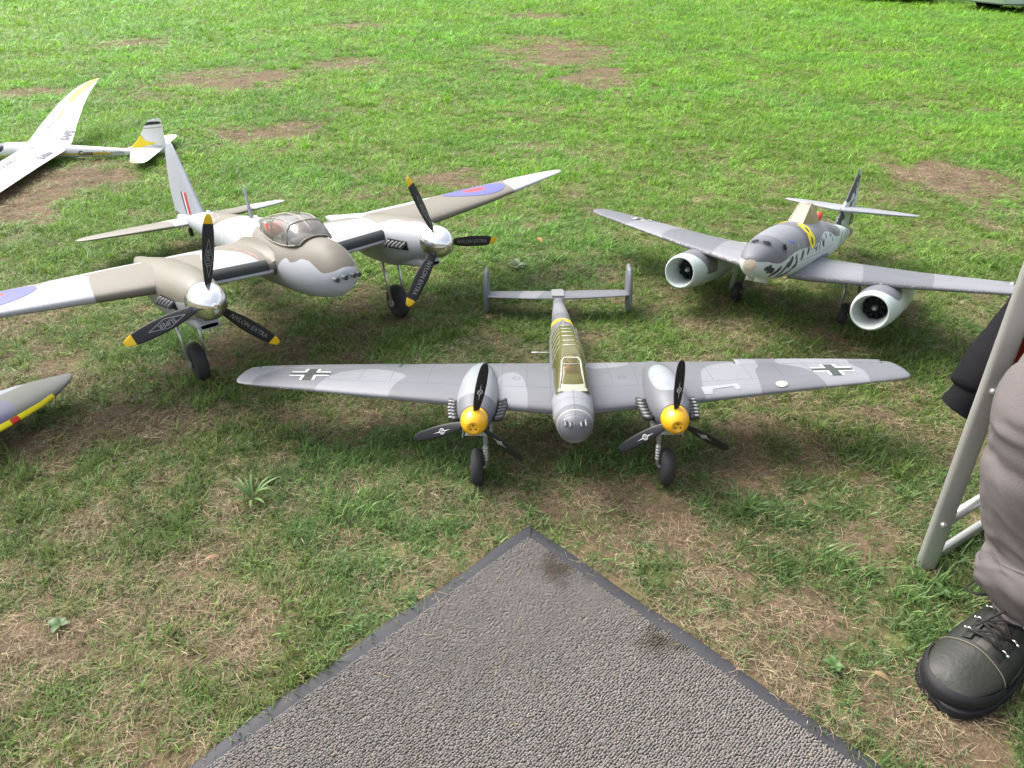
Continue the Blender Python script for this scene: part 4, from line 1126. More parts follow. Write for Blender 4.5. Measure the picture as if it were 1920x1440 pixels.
    bust(A, (.030, -.06, .366), .031, paint('pale_face', (.62, .45, .34)), paint('maroon_jacket', (.28, .07, .06)), paint('tan_cap', (.30, .2, .12)))
    mk('seat_back', *bar((-.028, -.03, .34), (-.028, -.02, .39), .05, .008, (1, 0, 0)), M_red, fu)
    return A
build_bomber()

# ================================================================== grey mottled twin jet (back right)
def build_jet():
    A = thing('model_aircraft', (.922, 2.164, .004), (R(-10.2), R(-2.4), R(-36.67)),
              'grey and pale green twin jet model aeroplane with dark speckles and white rimmed engine intakes', 'model aeroplane', GRP)
    G1 = (.225, .229, .252); G2 = (.150, .154, .175); MINT = (.53, .605, .585); CHIP = (.66, .60, .48); SP = (.035, .042, .05)
    st = [(-.499, .232, .003, .003, .003), (-.4975, .232, .014, .013, .014), (-.490, .232, .024, .022, .025), (-.475, .232, .034, .032, .036), (-.45, .233, .043, .043, .048), (-.41, .235, .052, .055, .060), (-.35, .236, .061, .064, .070),
          (-.25, .236, .070, .072, .078), (-.15, .235, .075, .077, .082), (-.05, .233, .077, .074, .083), (.1, .231, .074, .066, .082), (.22, .229, .066, .054, .076), (.33, .226, .056, .040, .066), (.43, .224, .046, .029, .055), (.53, .22, .036, .020, .043), (.64, .212, .023, .013, .028), (.72, .204, .010, .007, .012), (.735, .202, .003, .003, .003)]
    V, F = body(st, 72, 9, ex=2.15)
    a = np.array(V); x, y, z = a.T
    zb = pchip([-.5, -.47, -.44, -.40, -.36, -.31, -.26, -.16, -.10, -.06, 0, .06, .14, .22, .3, .4, .5, .74], [.238, .238, .232, .228, .236, .250, .254, .252, .255, .268, .278, .272, .25, .245, .268, .268, .26, .26], y)
    mint = z - zb
    sp = np.full(len(V), 1.)
    for p, q, r_ in (((-.462, .212), (-.448, .216), .0055), ((-.445, .205), (-.425, .203), .0065), ((-.41, .188), (-.385, .205), .0065), ((-.362, .18), (-.345, .212), .0065), ((-.328, .212), (-.325, .222), .010), ((-.33, .172), (-.30, .180), .0065), ((-.30, .180), (-.288, .198), .006),
                    ((-.295, .232), (-.27, .198), .005), ((-.245, .222), (-.243, .236), .0075), ((-.20, .232), (-.198, .240), .007), ((-.175, .236), (-.172, .262), .004), ((-.155, .262), (-.135, .236), .005), ((-.115, .228), (-.108, .254), .0045), ((-.085, .226), (-.082, .250), .004), ((-.065, .262), (-.05, .24), .0045), ((-.03, .232), (-.028, .262), .0045), ((0, .264), (.012, .238), .0045), ((.04, .234), (.045, .258), .004), ((.07, .258), (.09, .232), .0045),
                    ((-.33, .162), (-.32, .160), .004), ((-.305, .158), (-.297, .158), .004), ((.25, .20), (.27, .232), .006), ((.31, .20), (.30, .24), .005), ((.36, .21), (.38, .235), .006), ((.42, .20), (.44, .232), .006), ((.58, .19), (.60, .21), .007), ((.63, .2), (.66, .216), .006)):
        sp = np.minimum(sp, sd_cap(y, z, (p[0], p[1] + .006), (q[0], q[1] + .006), r_ * 1.3))
    sp = np.maximum(sp + .0016 * np.sin(y * 190) * np.cos(z * 170), mint)
    dk = np.minimum.reduce([sd_poly(y, z, smooth_poly(p)) for p in ([(-.51, .23), (-.43, .20), (-.375, .21), (-.36, .25), (-.385, .30), (-.43, .34), (-.51, .28)], [(-.235, .20), (-.14, .20), (-.15, .27), (-.165, .34), (-.235, .34), (-.215, .28)], [(.08, .2), (.2, .2), (.17, .28), (.12, .32), (.05, .3)])])
    band = np.abs(y - .545 - .0 * z) - .028
    wingroot = sd_poly(y, z, smooth_poly([(-.15, .10), (-.155, .165), (-.11, .198), (-.03, .21), (.08, .205), (.17, .17), (.19, .10)]))
    nose = np.hypot(np.hypot((y + .50), x * .8), (z - .224) * .8)
    m = paint('jet_fuselage_paint', G1, [('dark', G2), ('mint', MINT), ('spots', SP), ('root', G1), ('band', (.36, .12, .10))],
              [('ly', [-.43, -.30, -.255, -.09, .05], .0007, LINE), ('lz', [.245], .0008, LINE)], rough=.48, chip=('nose', (.47, .41, .31), .026, .022), bump=.3)
    fu = mk('fuselage', V, F, m, A, attrs={'dark': dk, 'mint': mint, 'spots': sp, 'root': wingroot, 'band': band, 'ly': np.where(z > .245, y, 5), 'lz': np.where((y > -.29) & (y < .12), z - .03 * y + (.02 if True else 0), 5), 'nose': nose})
    for sd in (-1, 1):
        for yy, zz in ((-.432, .272), (-.375, .262)):
            for r0, r1, mm, off in ((.0, .0088, M_dark, .0012), (.0125, .0140, paint('ring_line', (.12, .12, .14)), .0007)):
                zc = .268 if yy < -.4 else .2315
                dv = conform(disc(r0, r1, 20), ((sd * .12, yy, zc + .09), (0, 1, 0), (-sd * .6, 0, .8), (-sd * .8, 0, -.6)), (V, F), off, .01)
                if dv[1]: mk('gun_port' if r0 == 0 else 'gun_port_ring', *dv, mm, fu, False, recalc=False)
        fr = ((sd * .12, -.165, .337), (0, -sd, 0), (-sd * .65, 0, .76), (-sd * .76, 0, -.65))
        dv = conform(text_polys('8', .105, .007), fr, (V, F), .0008, .008)
        if dv[1]: mk('number_marking', *dv, paint('number_yellow', (.82, .70, .02), rough=.45), fu, False, recalc=False)
        dv = conform([[(q0 * .6, q1 + o) for q0, q1 in p] for o in (.019, -.019) for p in disc(0, .012, 16)], fr, (V, F), .0011, .01)
        if dv[1]: mk('number_centre', *dv, M_blackmark, fu, False, recalc=False)
        cr = line2([(-.03, .012), (-.008, .012), (-.008, .034)], .005) + line2([(.008, .034), (.008, .012), (.03, .012)], .005) + line2([(.03, -.012), (.008, -.012), (.008, -.034)], .005) + line2([(-.008, -.034), (-.008, -.012), (-.03, -.012)], .005)
        dv = conform(cr, ((sd * .2, .33, .232), (0, 1, 0), (0, 0, 1), (-sd, 0, 0)), (V, F), .0007, .01)
        if dv[1]: mk('fuselage_cross', *dv, M_white, fu, False, recalc=False)
        dv = conform(line2([(-.016, .004), (.014, -.004)], .006), ((sd * .12, -.315, .32), (0, 1, 0), (-sd * .5, 0, .85), (-sd * .85, 0, -.5)), (V, F), .0008, .01)
        if dv[1]: mk('stencil_mark', *dv, paint('stencil_blue', (.15, .22, .6)), fu, False, recalc=False)
        dv = conform(disc(.004, .0055, 14), ((sd * .12, -.285, .30), (0, 1, 0), (-sd * .5, 0, .85), (-sd * .85, 0, -.5)), (V, F), .0008, .01)
        if dv[1]: mk('stencil_mark', *dv, M_white, fu, False, recalc=False)
    mk('wire_aerial', *tube([(.0, .15, .30), (.012, .17, .306), (.03, .19, .300)], .0012, 6), M_gun, fu)
    mk('red_cap', *bar((.0, .15, .292), (0, .155, .318), .014, .018, (1, 0, 0), .003), paint('bright_red_plastic', (.65, .03, .02), rough=.35), A)
    # nose gear doors hanging under the chin
    mk('nose_gear_door', *bar((-.012, -.46, .186), (-.012, -.33, .160), .002, .018, (1, 0, 0)), M_white, A)
    mk('nose_gear_door', *bar((.012, -.46, .186), (.012, -.33, .160), .002, .018, (1, 0, 0)), M_white, A)

    # canopy: yellowed, opaque windscreen and hood
    mc = paint('yellowed_hood', (.36, .29, .15), rough=.3, grime=.12, spec=.5)
    mw = paint('pale_windscreen', (.42, .35, .28), rough=.35, grime=.08)
    base = [(-.148, .024, .306), (-.05, .033, .306), (.03, .032, .296), (.10, .026, .290)]
    top = [(-.062, .0165, .3605), (-.045, .017, .362), (-.015, .0165, .357), (.065, .010, .312)]
    Vc = []; 
    for (y0, w0, z0), (y1, w1, z1) in zip(base, top): Vc += [(-w0, y0, z0 - .012), (-w1, y1, z1), (w1, y1, z1), (w0, y0, z0 - .012)]
    Fc = [(0, 1, 2, 3)]
    for i in range(3):
        b = 4 * i
        Fc += [(b, b + 4, b + 5, b + 1), (b + 1, b + 5, b + 6, b + 2), (b + 2, b + 6, b + 7, b + 3)]
    Fc += [(12, 15, 14, 13)]
    hd = mk('cockpit_hood', Vc, Fc, [mc, mw], A, smooth=False, fm=[1] + [0] * (len(Fc) - 1))
    mfr = paint('hood_frame', (.48, .42, .34), rough=.4)
    for p, q in ((0, 1), (1, 2), (2, 3), (0, 3), (1, 5), (2, 6), (5, 6), (4, 5), (6, 7), (1, 4), (2, 7)):
        mk('hood_frame', *tube([Vc[p], Vc[q]], .0016, 6), mfr, hd)

    # wings
    ws = [(.03, -.21, .175, .163, .12), (.10, -.203, .172, .165, .12), (.20, -.18, .152, .172, .115), (.345, -.140, .135, .181, .11), (.59, -.062, .138, .199, .105), (.74, -.010, .142, .210, .10), (.785, .012, .137, .2135, .09), (.803, .035, .12, .215, .08), (.809, .058, .1, .2155, .07)]
    dks = {-1: [[(-.82, .2), (-.82, -.1), (-.62, -.1), (-.57, .05), (-.6, .2)], [(-.42, .25), (-.46, -.2), (-.24, -.3), (-.22, -.1), (-.3, .25)]],
           1: [[(.14, .3), (.2, -.02), (.26, -.3), (.42, -.3), (.40, -.02), (.34, .3)], [(.58, .3), (.62, -.2), (.9, -.2), (.9, .3)]]}
    for sd in (-1, 1):
        V, F, s, u, up = wing(ws, sd, 26, 90)
        b = np.array(V)
        dkk = np.minimum.reduce([sd_poly(b[:, 0], b[:, 1], smooth_poly(p)) for p in dks[sd]])
        edge = np.minimum(u * .30 + .0005, (.811 - s) + .0005) + np.where(sd * 1.0 > 0, .0005, 0)
        m = paint('jet_wing_paint', G1, [('dark', G2), ('under', (.5, .58, .58))], [('u', [.22, .74], .003, LINE), ('s', [.27, .44, .6], .0006, LINE)], rough=.45, chip=('edge', (.55, .54, .48), .0085), bump=.3)
        w = mk('wing', V, F, m, A, attrs={'dark': np.where(up > .5, dkk, 1), 'under': np.where(up > .5, 1, np.where(u > .05, -1, 1)), 'u': np.where(up > .5, u, 4), 's': np.where((up > .5) & (u > .23), s, 4), 'edge': edge})
        fr = ((sd * .60, .055, .5), (1, 0, 0), (0, 1, 0), (0, 0, -1))
        for qx in (-1, 1):
            for qy in (-1, 1):
                wh = [[(qx * a0, qy * b0) for a0, b0 in p] for p in ([(.012, .012), (.04, .012), (.04, .018), (.012, .018)], [(.012, .018), (.019, .018), (.019, .046), (.012, .046)])]
                mk('cross_border', *conform(wh, fr, (V, F), .0007, .012), M_white, w, False, recalc=False)
        for b_ in (rect(-.0115, -.046, .0115, .046), rect(-.04, -.0115, -.0115, .0115), rect(.0115, -.0115, .04, .0115)):
            mk('cross_core', *conform([b_], fr, (V, F), .0006, .012), M_blackmark, w, False, recalc=False)
        rr = []
        for yy in np.linspace(-.175, .17, 16):
            f = (yy + .20) / .37
            zt = .165 + .37 * (5 * .12 * (.2969 * math.sqrt(f + .01) - .126 * f - .3516 * f ** 2 + .2843 * f ** 3 - .1036 * f ** 4)) * .9 + .003
            hw = .070 * math.sin(math.pi * (.32 + .30 * f))
            rr.append([(sd * (hw - .008 + .045 * t), yy, zt - .004 + .018 * math.sin(math.pi * min(1, f * .95 + .02)) * (1 - t) ** 2.2) for t in np.linspace(0, 1, 8)])
        mk('wing_fillet', *loft(rr, closed=False), paint('jet_fillet', G1, rough=.5, bump=.3), w)
    # engines
    ns = [(-.266, .116, .0505, .0505, .0505), (-.259, .116, .0540, .0540, .0540), (-.22, .116, .0580, .0580, .0580), (-.12, .117, .0625, .061, .064), (.0, .118, .063, .060, .064), (.12, .119, .057, .052, .058), (.23, .12, .046, .040, .046), (.31, .121, .035, .030, .035), (.335, .121, .030, .026, .030)]
    for sd in (-1, 1):
        cx = sd * .288
        V, F = body(ns, 48, 6, cx, cap=(False, True))
        b = np.array(V); x, y, z = b.T
        if sd < 0: g = sd_poly(x - cx, y, smooth_poly([(-.07, -.245), (.0, -.235), (.045, -.21), (.075, -.15), (.075, -.10), (.0, -.06), (-.07, .0)]))
        else: g = sd_poly(x - cx, y, smooth_poly([(-.075, -.20), (-.04, -.235), (.02, -.24), (.052, -.2), (.056, -.13), (.02, -.04), (-.07, -.0)]))
        g = np.maximum(g, .108 - z)
        na = mk('jet_nacelle', V, F, paint('jet_nacelle_paint', MINT, [('grey', (.165, .168, .192))], [('ly', [-.205, -.15, -.1], .0008, LINE)], rough=.45, chip=('edge', (.72, .70, .55), .006), bump=.3), A,
                attrs={'grey': g, 'ly': np.where(z > .15, y, 4), 'edge': y + .266 + .0004})
        prof = [(-.266, .0505), (-.268, .0488), (-.267, .0466), (-.259, .0448), (-.238, .0405), (-.215, .0368), (-.17, .0355)]
        V, F = lathe(prof, (cx, 0, .116), 'Y', 44)
        F = [f for f in F if len(f) == 4]
        mk('intake_duct', V, F, paint('duct_white', (.50, .555, .53), rough=.45, chip=None), na)
        fan = [tuple([(cx + .035 * math.cos(2 * math.pi * k / 30), -.176, .116 + .035 * math.sin(2 * math.pi * k / 30)) for k in range(30)])]
        mk('fan_back', list(fan[0]), [tuple(range(30))], M_dark, na, False)
        fv = []
        for k in range(9):
            q = 2 * math.pi * k / 9
            fv.append(xform(bar((0, 0, .008), (0, 0, .0335), .013, .001, (math.cos(.6), math.sin(.6), 0)), Matrix.Translation((cx, -.192, .116)) @ Matrix.Rotation(q, 4, 'Y')))
        for f_ in fv: mk('fan_blade', *f_, M_black, na, False)
        mk('fan_hub', *lathe([(.02, .0005), (.02, .009), (.004, .009), (-.006, .0062), (-.011, .003), (-.0125, .0005)], (cx, -.205, .116), 'Y', 20), M_strut, na)
        # gear leg with plate door
        xg = sd * .176
        lg = mk('gear_leg', *tube([(xg - sd * .018, .03, .165), (xg - sd * .016, .004, .05)], .0048, 10), M_strut, A)
        mk('gear_leg', *tube([(xg - sd * .018, .055, .165), (xg - sd * .016, .01, .075)], .0035, 8), M_strut, A)
        dp = [(xg + sd * .016, -.002, .165), (xg + sd * .016, .036, .165), (xg + sd * .03, .052, .07), (xg + sd * .034, .045, .03), (xg + sd * .034, .012, .035), (xg + sd * .026, .0, .08)]
        mk('gear_door', *loft([dp, [(p[0] + sd * .002, p[1], p[2]) for p in dp]]), paint('gear_door_pale', (.5, .53, .53), rough=.5), A, False)
        wheel(A, (xg, 0, .034), .035, .024, .014)
    # tail
    fs = [(.236, .40, .71, 0, .09), (.27, .435, .705, 0, .09), (.33, .50, .69, 0, .09), (.40, .565, .665, 0, .09), (.43, .595, .65, 0, .09), (.443, .61, .638, 0, .08), (.447, .62, .628, 0, .06)]
    V, F, s, u, up = wing(fs, 0, 22, 70, vert=True, camber=0)
    b = np.array(V); yy = b[:, 1]; zz = b[:, 2]
    q = (yy - .55 * (zz - .3)) 
    zeb = (fbm(q * 24 + 3, zz * 38, 5, 2) - .455) * .05
    led = (u - .12) * .05
    stripe = np.minimum(zeb + .001, led + .03 * (fbm(zz * 30, q * 3, 9, 2) - .5))
    fn = mk('tail_fin', V, F, paint('jet_fin_paint', MINT, [('stripe', (.055, .062, .07))], [], rough=.48, chip=('edge', (.72, .70, .62), .004)), A, attrs={'stripe': stripe, 'edge': u * .16 + .0008 + np.where(s > .44, -.001, 0)})
    ts = [(0, .455, .665, .303, .085), (.03, .46, .662, .303, .085), (.18, .522, .642, .305, .085), (.222, .545, .632, .3055, .08), (.238, .565, .618, .306, .07), (.243, .583, .603, .306, .06)]
    for sd in (-1, 1):
        V, F, s, u, up = wing(ts, sd, 18, 40, camber=0)
        mk('tailplane', V, F, paint('jet_tailplane_paint', (.28, .287, .315), [], [('u', [.66], .004, LINE)], rough=.45, chip=('edge', (.70, .68, .62), .0035)), A, attrs={'u': np.where(up > .5, u, 3), 'edge': np.minimum(u * .17, .244 - s) + .0006})
    return A
build_jet()

# ================================================================== white foam glider (far left)
def build_glider():
    A = thing('model_glider', (-2.3, 4.24, 0), (0, R(0), R(-82.5)), 'white foam model glider with yellow flashes lying on its belly with one wing raised', 'model glider', GRP)
    Wm = (.78, .78, .79)
    st = [(-.86, .05, .004, .004, .004), (-.84, .05, .022, .02, .024), (-.78, .052, .036, .034, .036), (-.66, .054, .044, .042, .042), (-.5, .056, .044, .044, .046), (-.36, .052, .038, .038, .042), (-.24, .046, .030, .030, .036), (-.1, .038, .025, .025, .030), (.1, .028, .018, .018, .02), (.22, .028, .014, .014, .018), (.283, .03, .006, .008, .012)]
    V, F = body(st, 44, 8)
    b = np.array(V); x, y, z = b.T
    yel = np.abs(z - .034 + .03 * np.clip(y + .3, 0, 1)) - .0045
    yel = np.maximum(yel, y + .02)
    blk = sd_poly(y, z, smooth_poly([(-.80, .05), (-.62, .05), (-.58, .075), (-.6, .12), (-.8, .12)]))
    fu = mk('fuselage', V, F, paint('glider_fuselage_foam', Wm, [('yel', (.72, .55, .05)), ('blk', (.03, .03, .06))], rough=.5, grime=.04), A, attrs={'yel': yel, 'blk': blk})
    fr = ((.2, -.12, .036), (0, 1, 0), (0, 0, 1), (-1, 0, 0))
    for t, sz, ox, mm in (('Cons', .036, -.045, M_blackmark), ('cendo', .036, .035, paint('logo_ochre', (.62, .45, .05))), ('evolution', .02, .125, paint('logo_grey', (.4, .4, .42)))):
        dv = conform([[(q[0] + ox, q[1] - .002) for q in p] for p in text_polys(t, sz, .001)], fr, (V, F), .0014, .012)
        if dv[1]: mk('lettering', *dv, mm, fu, False, recalc=False)
    far = [(0, -.52, -.265, .056, .09), (.10, -.520, -.275, .072, .09), (.35, -.518, -.315, .135, .085), (.58, -.492, -.338, .205, .08), (.72, -.452, -.338, .252, .075), (.80, -.412, -.330, .28, .07), (.85, -.372, -.322, .298, .06), (.875, -.335, -.318, .307, .05)]
    near = [(0, -.52, -.265, .056, .09), (.10, -.520, -.27, .054, .09), (.35, -.516, -.275, .050, .085), (.58, -.490, -.275, .046, .08), (.75, -.445, -.272, .044, .075), (.85, -.39, -.272, .042, .07), (.89, -.33, -.275, .04, .06)]
    for sd, ws in ((-1, far), (1, near)):
        V, F, s, u, up = wing(ws, sd, 24, 80)
        b = np.array(V)
        y_ = b[:, 1]; xx = s
        yk = pchip([0, .2, .40, .6, .72, .82, .89], [-.40, -.41, -.43, -.425, -.40, -.365, -.325], xx)
        wd = np.interp(xx, [.2, .40, .6, .72, .82, .87, .89], [-.002, .008, .018, .024, .022, .014, .005])
        yel = np.abs(y_ - yk) - wd
        gr = np.minimum(np.abs(y_ - yk - wd - .006) - np.interp(xx, [.2, .5, .6, .74], [.001, .003, .007, .007]), np.abs(y_ - np.interp(xx, [0, .6], [-.455, -.425])) - np.interp(xx, [.2, .45, .58, .6], [.0005, .004, .012, -.01]))
        w = mk('wing', V, F, paint('glider_wing_foam', Wm, [('yel', (.52, .40, .015)), ('gr', (.20, .19, .20)), ('trim', (.30, .26, .42))], [('u', [.74], .002, (.5, .5, .52))], rough=.5, grime=.03), A,
               attrs={'yel': np.where(up > .5, yel, 1), 'gr': np.where((up > .5) & (u > .05), gr, 1), 'trim': np.where(up > .5, 1, np.where(u < .05, -1, 1)), 'u': np.where(up > .5, u, 3)})
        ux = (-sd * -1.0, 0, 0)
        fr = ((sd * .33, -.462, .8), (-1, .10 * sd, 0), (0, -1, 0), (0, 0, -1)) if sd < 0 else ((sd * .29, -.44, .8), (-1, 0, 0), (0, -1, 0), (0, 0, -1))
        for t, sz, ox, mm in (('Cons', .085, -.085, paint('wing_logo', (.17, .17, .20))), ('cendo', .085, .085, paint('wing_logo_pale', (.33, .31, .26))), ('evolution', .05, .24, paint('wing_logo_grey', (.26, .26, .28)))):
            dv = conform([[(q[0] + ox, q[1]) for q in p] for p in text_polys(t, sz, .0015)], fr, (V, F), .0016, .014)
            if dv[1]: mk('lettering', *dv, mm, w, False, recalc=False)
        t = 'SAFE' if sd < 0 else 'E-flite'
        dv = conform(text_polys(t, .06, .003), ((sd * .17, -.318, .8), (-1, 0, 0), (0, -1, 0), (0, 0, -1)), (V, F), .0016, .012)
        if dv[1]: mk('lettering', *dv, paint('wing_print', (.09, .09, .13)), w, False, recalc=False)
    fs = [(.03, -.02, .278, 0, .05), (.045, .045, .278, 0, .06), (.06, .085, .278, 0, .06), (.09, .125, .28, 0, .06), (.14, .165, .281, 0, .06), (.18, .19, .282, 0, .06), (.20, .215, .283, 0, .06), (.208, .24, .282, 0, .05)]
    V, F, s, u, up = wing(fs, 0, 22, 60, vert=True, camber=0)
    b = np.array(V); yy = b[:, 1]; zz = b[:, 2]
    yel = sd_poly(yy, zz, smooth_poly([(.085, .062), (.10, .045), (.15, .055), (.25, .078), (.19, .082), (.16, .10), (.15, .14), (.12, .10)]))
    blk = sd_poly(yy, zz, smooth_poly([(.145, .15), (.18, .175), (.28, .178), (.28, .195), (.21, .195), (.17, .178)]))
    gr = np.abs(np.hypot(yy - .25, zz - .16) - .105) - .004
    gr = np.maximum(gr, yy - .26)
    gr2 = np.abs(zz - .158 - .06 * (yy - .2)) - .003
    mk('tail_fin', V, F, paint('glider_fin_foam', Wm, [('gr', (.45, .43, .42)), ('yel', (.80, .64, .03)), ('blk', (.03, .035, .03))], [('u', [.58], .004, (.5, .5, .52))], rough=.5, grime=.04), A,
       attrs={'yel': yel, 'blk': blk, 'gr': np.minimum(gr, np.maximum(gr2, .15 - yy)), 'u': u})
    tn = [(0, .09, .262, .046, .07), (.05, .095, .262, .046, .07), (.2, .135, .26, .046, .07), (.30, .165, .258, .046, .065), (.335, .185, .25, .046, .06), (.345, .205, .235, .046, .05)]
    for sd in (-1, 1):
        V, F, s, u, up = wing(tn, sd, 18, 40, camber=0)
        b = np.array(V)
        yel = np.abs(b[:, 1] - .175 - .25 * (s - .27)) - np.interp(s, [.2, .28, .33], [-.002, .01, .012])
        mk('tailplane', V, F, paint('glider_tail_foam', Wm, [('yel', (.80, .62, .08)), ('gr', (.5, .48, .46))], rough=.5, grime=.04), A, attrs={'yel': np.where(up > .5, yel, 1), 'gr': np.where(up > .5, np.abs(yel - .012) - .003, 1)})
    mk('rear_skid', *tube([(0, -.27, .02), (.0, -.25, -.01)], .003, 6), paint('clear_skid', (.6, .62, .55)), A)
    return A
build_glider()

# ================================================================== olive warbird whose wing tip enters at the left edge
def build_warbird():
    A = thing('model_aircraft', (-1.543, 1.14, -.03), (0, R(3), R(58)), 'olive grey model aeroplane wing with yellow leading edge entering at the left edge', 'model aeroplane', GRP)
    OL = (.085, .100, .078)
    V, F = body([(-.42, .12, .004, .004, .004), (-.40, .12, .03, .03, .03), (-.3, .125, .05, .05, .055), (-.1, .13, .055, .065, .06), (.1, .13, .05, .07, .06), (.3, .135, .035, .045, .045), (.55, .14, .015, .02, .02), (.6, .14, .004, .004, .004)], 32, 5)
    mk('fuselage', V, F, paint('warbird_fuselage', OL, rough=.5), A)
    ws = [(0, -.17, .10, .10, .11), (.2, -.165, .09, .108, .11), (.4, -.14, .062, .117, .10), (.49, -.118, .040, .121, .09), (.545, -.093, .020, .1235, .085), (.59, -.06, .0, .1255, .08), (.612, -.034, -.012, .1265, .07), (.618, -.026, -.018, .127, .06)]
    for sd in (-1, 1):
        V, F, s, u, up = wing(ws, sd, 26, 90)
        b = np.array(V)
        le = np.interp(s, [r[0] for r in ws], [r[1] for r in ws])
        yel = np.maximum(b[:, 1] - le - .0125, s - .528)
        red = np.maximum(yel, np.abs(s - .415) - .011)
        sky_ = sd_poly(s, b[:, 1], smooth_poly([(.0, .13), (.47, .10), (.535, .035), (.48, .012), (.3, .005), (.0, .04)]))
        rou = np.hypot(s - .370, b[:, 1] + .055) - .076
        rin = np.hypot(s - .370, b[:, 1] + .055) - .028
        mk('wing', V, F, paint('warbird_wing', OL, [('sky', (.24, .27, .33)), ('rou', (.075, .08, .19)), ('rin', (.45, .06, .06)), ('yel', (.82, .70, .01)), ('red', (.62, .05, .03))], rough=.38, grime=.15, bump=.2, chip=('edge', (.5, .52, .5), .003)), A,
           attrs={'sky': np.where(up > .5, sky_, 1), 'rou': np.where(up > .5, rou, 1), 'rin': np.where(up > .5, rin, 1), 'yel': yel, 'red': red, 'edge': np.where(s > .53, u * .1, 1) + .0005})
        ts = [(0, .48, .58, .145, .09), (.15, .50, .575, .145, .09), (.2, .53, .56, .145, .08)]
        mk('tailplane', *wing(ts, sd, 12, 16)[:2], paint('warbird_tail', OL), A)
        lg = mk('gear_leg', *tube([(sd * .09, -.1, .09), (sd * .09, -.12, .06)], .005, 8), M_strut, A)
        wheel(A, (sd * .10, -.12, .062), .032, .02, .015)
    mk('tail_fin', *wing([(.14, .46, .59, 0, .09), (.25, .51, .58, 0, .09), (.28, .54, .565, 0, .08)], 0, 12, 20, vert=True, camber=0)[:2], paint('warbird_fin', OL), A)
    return A
build_warbird()

# ================================================================== folding aluminium chair
FW = Vector((-.85, -.52, 0)).normalized(); BK = -FW; RT = Vector((FW.y, -FW.x, 0)); LFT = -RT; UP = Vector((0, 0, 1))
def build_chair():
    A = thing('folding_chair', (.822, 1.014, 0), (0, 0, 0), 'dull aluminium folding chair with flat legs at the right frame edge', 'chair')
    W = .50; D = .46
    def P(b, l, z): return BK * float(b) + LFT * float(l) + UP * float(z)
    cover = None
    for l in (0, W):
        dv = Vector((-.008, .023, 0))
        fl = mk('front_leg', *bar(P(0, l, .002), P(0, l, .64) + dv * (1 if l == 0 else 1), .037, .017, tuple(BK * .75 + LFT * .65), .008), M_alu, A, sharp=50)
        for z in (.115, .408):
            c = P(0, l, z) + dv * (z / .64) + (Vector((-.3, -.95, .1)).normalized()) * .0105
            c = P(0, l, z) + dv * (z / .64) + (LFT * .75 - BK * .65) * .0088
            mk('rivet', *ball(tuple(c), (.0062, .0062, .0062), 12, 8), M_strut, fl)
        mk('rear_leg', *bar(P(D, l, .002), P(D + .05, l, .86), .034, .016, tuple(BK), .007), M_alu, A, sharp=50)
        mk('ground_bar', *bar(P(.018, l, .020), P(D - .018, l, .020), .026, .014, (0, 0, 1), .006), M_alu, A, sharp=50)
        mk('side_tube', *tube([P(.01, l, .118), P(D, l, .118)], .0105, 14), M_strut, A)
        mk('seat_rail', *tube([P(.0, l, .41), P(D + .02, l, .40)], .010, 12), M_alu, A)
        mk('arm_rest', *bar(P(-.03, l, .655), P(D + .05, l, .665), .045, .02, tuple(LFT), .008), M_black, A, sharp=50)
    mk('cross_tube', *tube([P(D, 0, .3), P(D, W, .3)], .009, 12), M_alu, A)
    cl = paint('chair_fabric', (.03, .03, .035), rough=.85, bump=.4)
    mk('seat', *loft([[tuple(P(b, l, .412 - .03 * math.sin(math.pi * l / W))) for l in np.linspace(0, W, 12)] for b in np.linspace(.01, D, 6)], closed=False), cl, A)
    mk('backrest', *loft([[tuple(P(D + .02 + .05 * f + .03 * math.sin(math.pi * l / W), l, .52 + .33 * f)) for l in np.linspace(0, W, 12)] for f in np.linspace(0, 1, 6)], closed=False), cl, A)
build_chair()

# ================================================================== black and red jacket hanging over the chair's arm
def cloth_tube(path, radii, seed, n=36, m=40, amp=.10, open_end=False):
    pts = np.array(path, float); s = np.linspace(0, 1, len(pts)); t = np.linspace(0, 1, m)
    C = np.stack([pchip(s, pts[:, k], t) for k in range(3)], 1); rr = pchip(s, np.array(radii, float), t)
    rings = []; up = None
    for i in range(m):
        d = Vector(C[min(i + 1, m - 1)] - C[max(i - 1, 0)]).normalized()
        if up is None: up = Vector((.3, .2, 1)) if abs(d.z) < .8 else Vector((0, 1, 0))
        a = d.cross(up).normalized(); b = a.cross(d).normalized(); up = b
        ring = []
        for k in range(n):
            q = 2 * math.pi * k / n
            f = fbm(np.array([math.cos(q) * 1.6 + 5 + t[i] * 5]), np.array([math.sin(q) * 1.6 + 3 - t[i] * 3]), seed, 3)[0] - .5
            f2 = fbm(np.array([math.cos(q) * .9 + t[i] * 13]), np.array([math.sin(q) * .9 + 8 + t[i] * 4]), seed + 3, 2)[0] - .5
            f3 = fbm(np.array([math.cos(q) * 2.2 + t[i] * 20 + math.sin(q) * 2]), np.array([math.sin(q) * 2.2 - t[i] * 9]), seed + 7, 2)[0]
            f2 = f2 + .75 * (.5 - abs(2 * f3 - 1) ** .8)
            amp_i = amp * (1 + 0.7 * max(0, min(1, (t[i] - .5) * 4))) if open_end else amp
            r = float(rr[i] * (1 + amp_i * 2 * f + amp_i * 1.3 * f2))
            ring.append(Vector(C[i]) + r * (math.cos(q) * a + math.sin(q) * b))
        rings.append(ring)
    return loft(rings, (not open_end, not open_end))
jk = thing('jacket', (.95, 1.2, 0), (0, 0, 0), 'black and red jacket hanging over the far arm of the folding chair', 'jacket')
off = Vector((.95, 1.2, 0))
def sub(P): return [tuple(Vector(p) - off) for p in P]
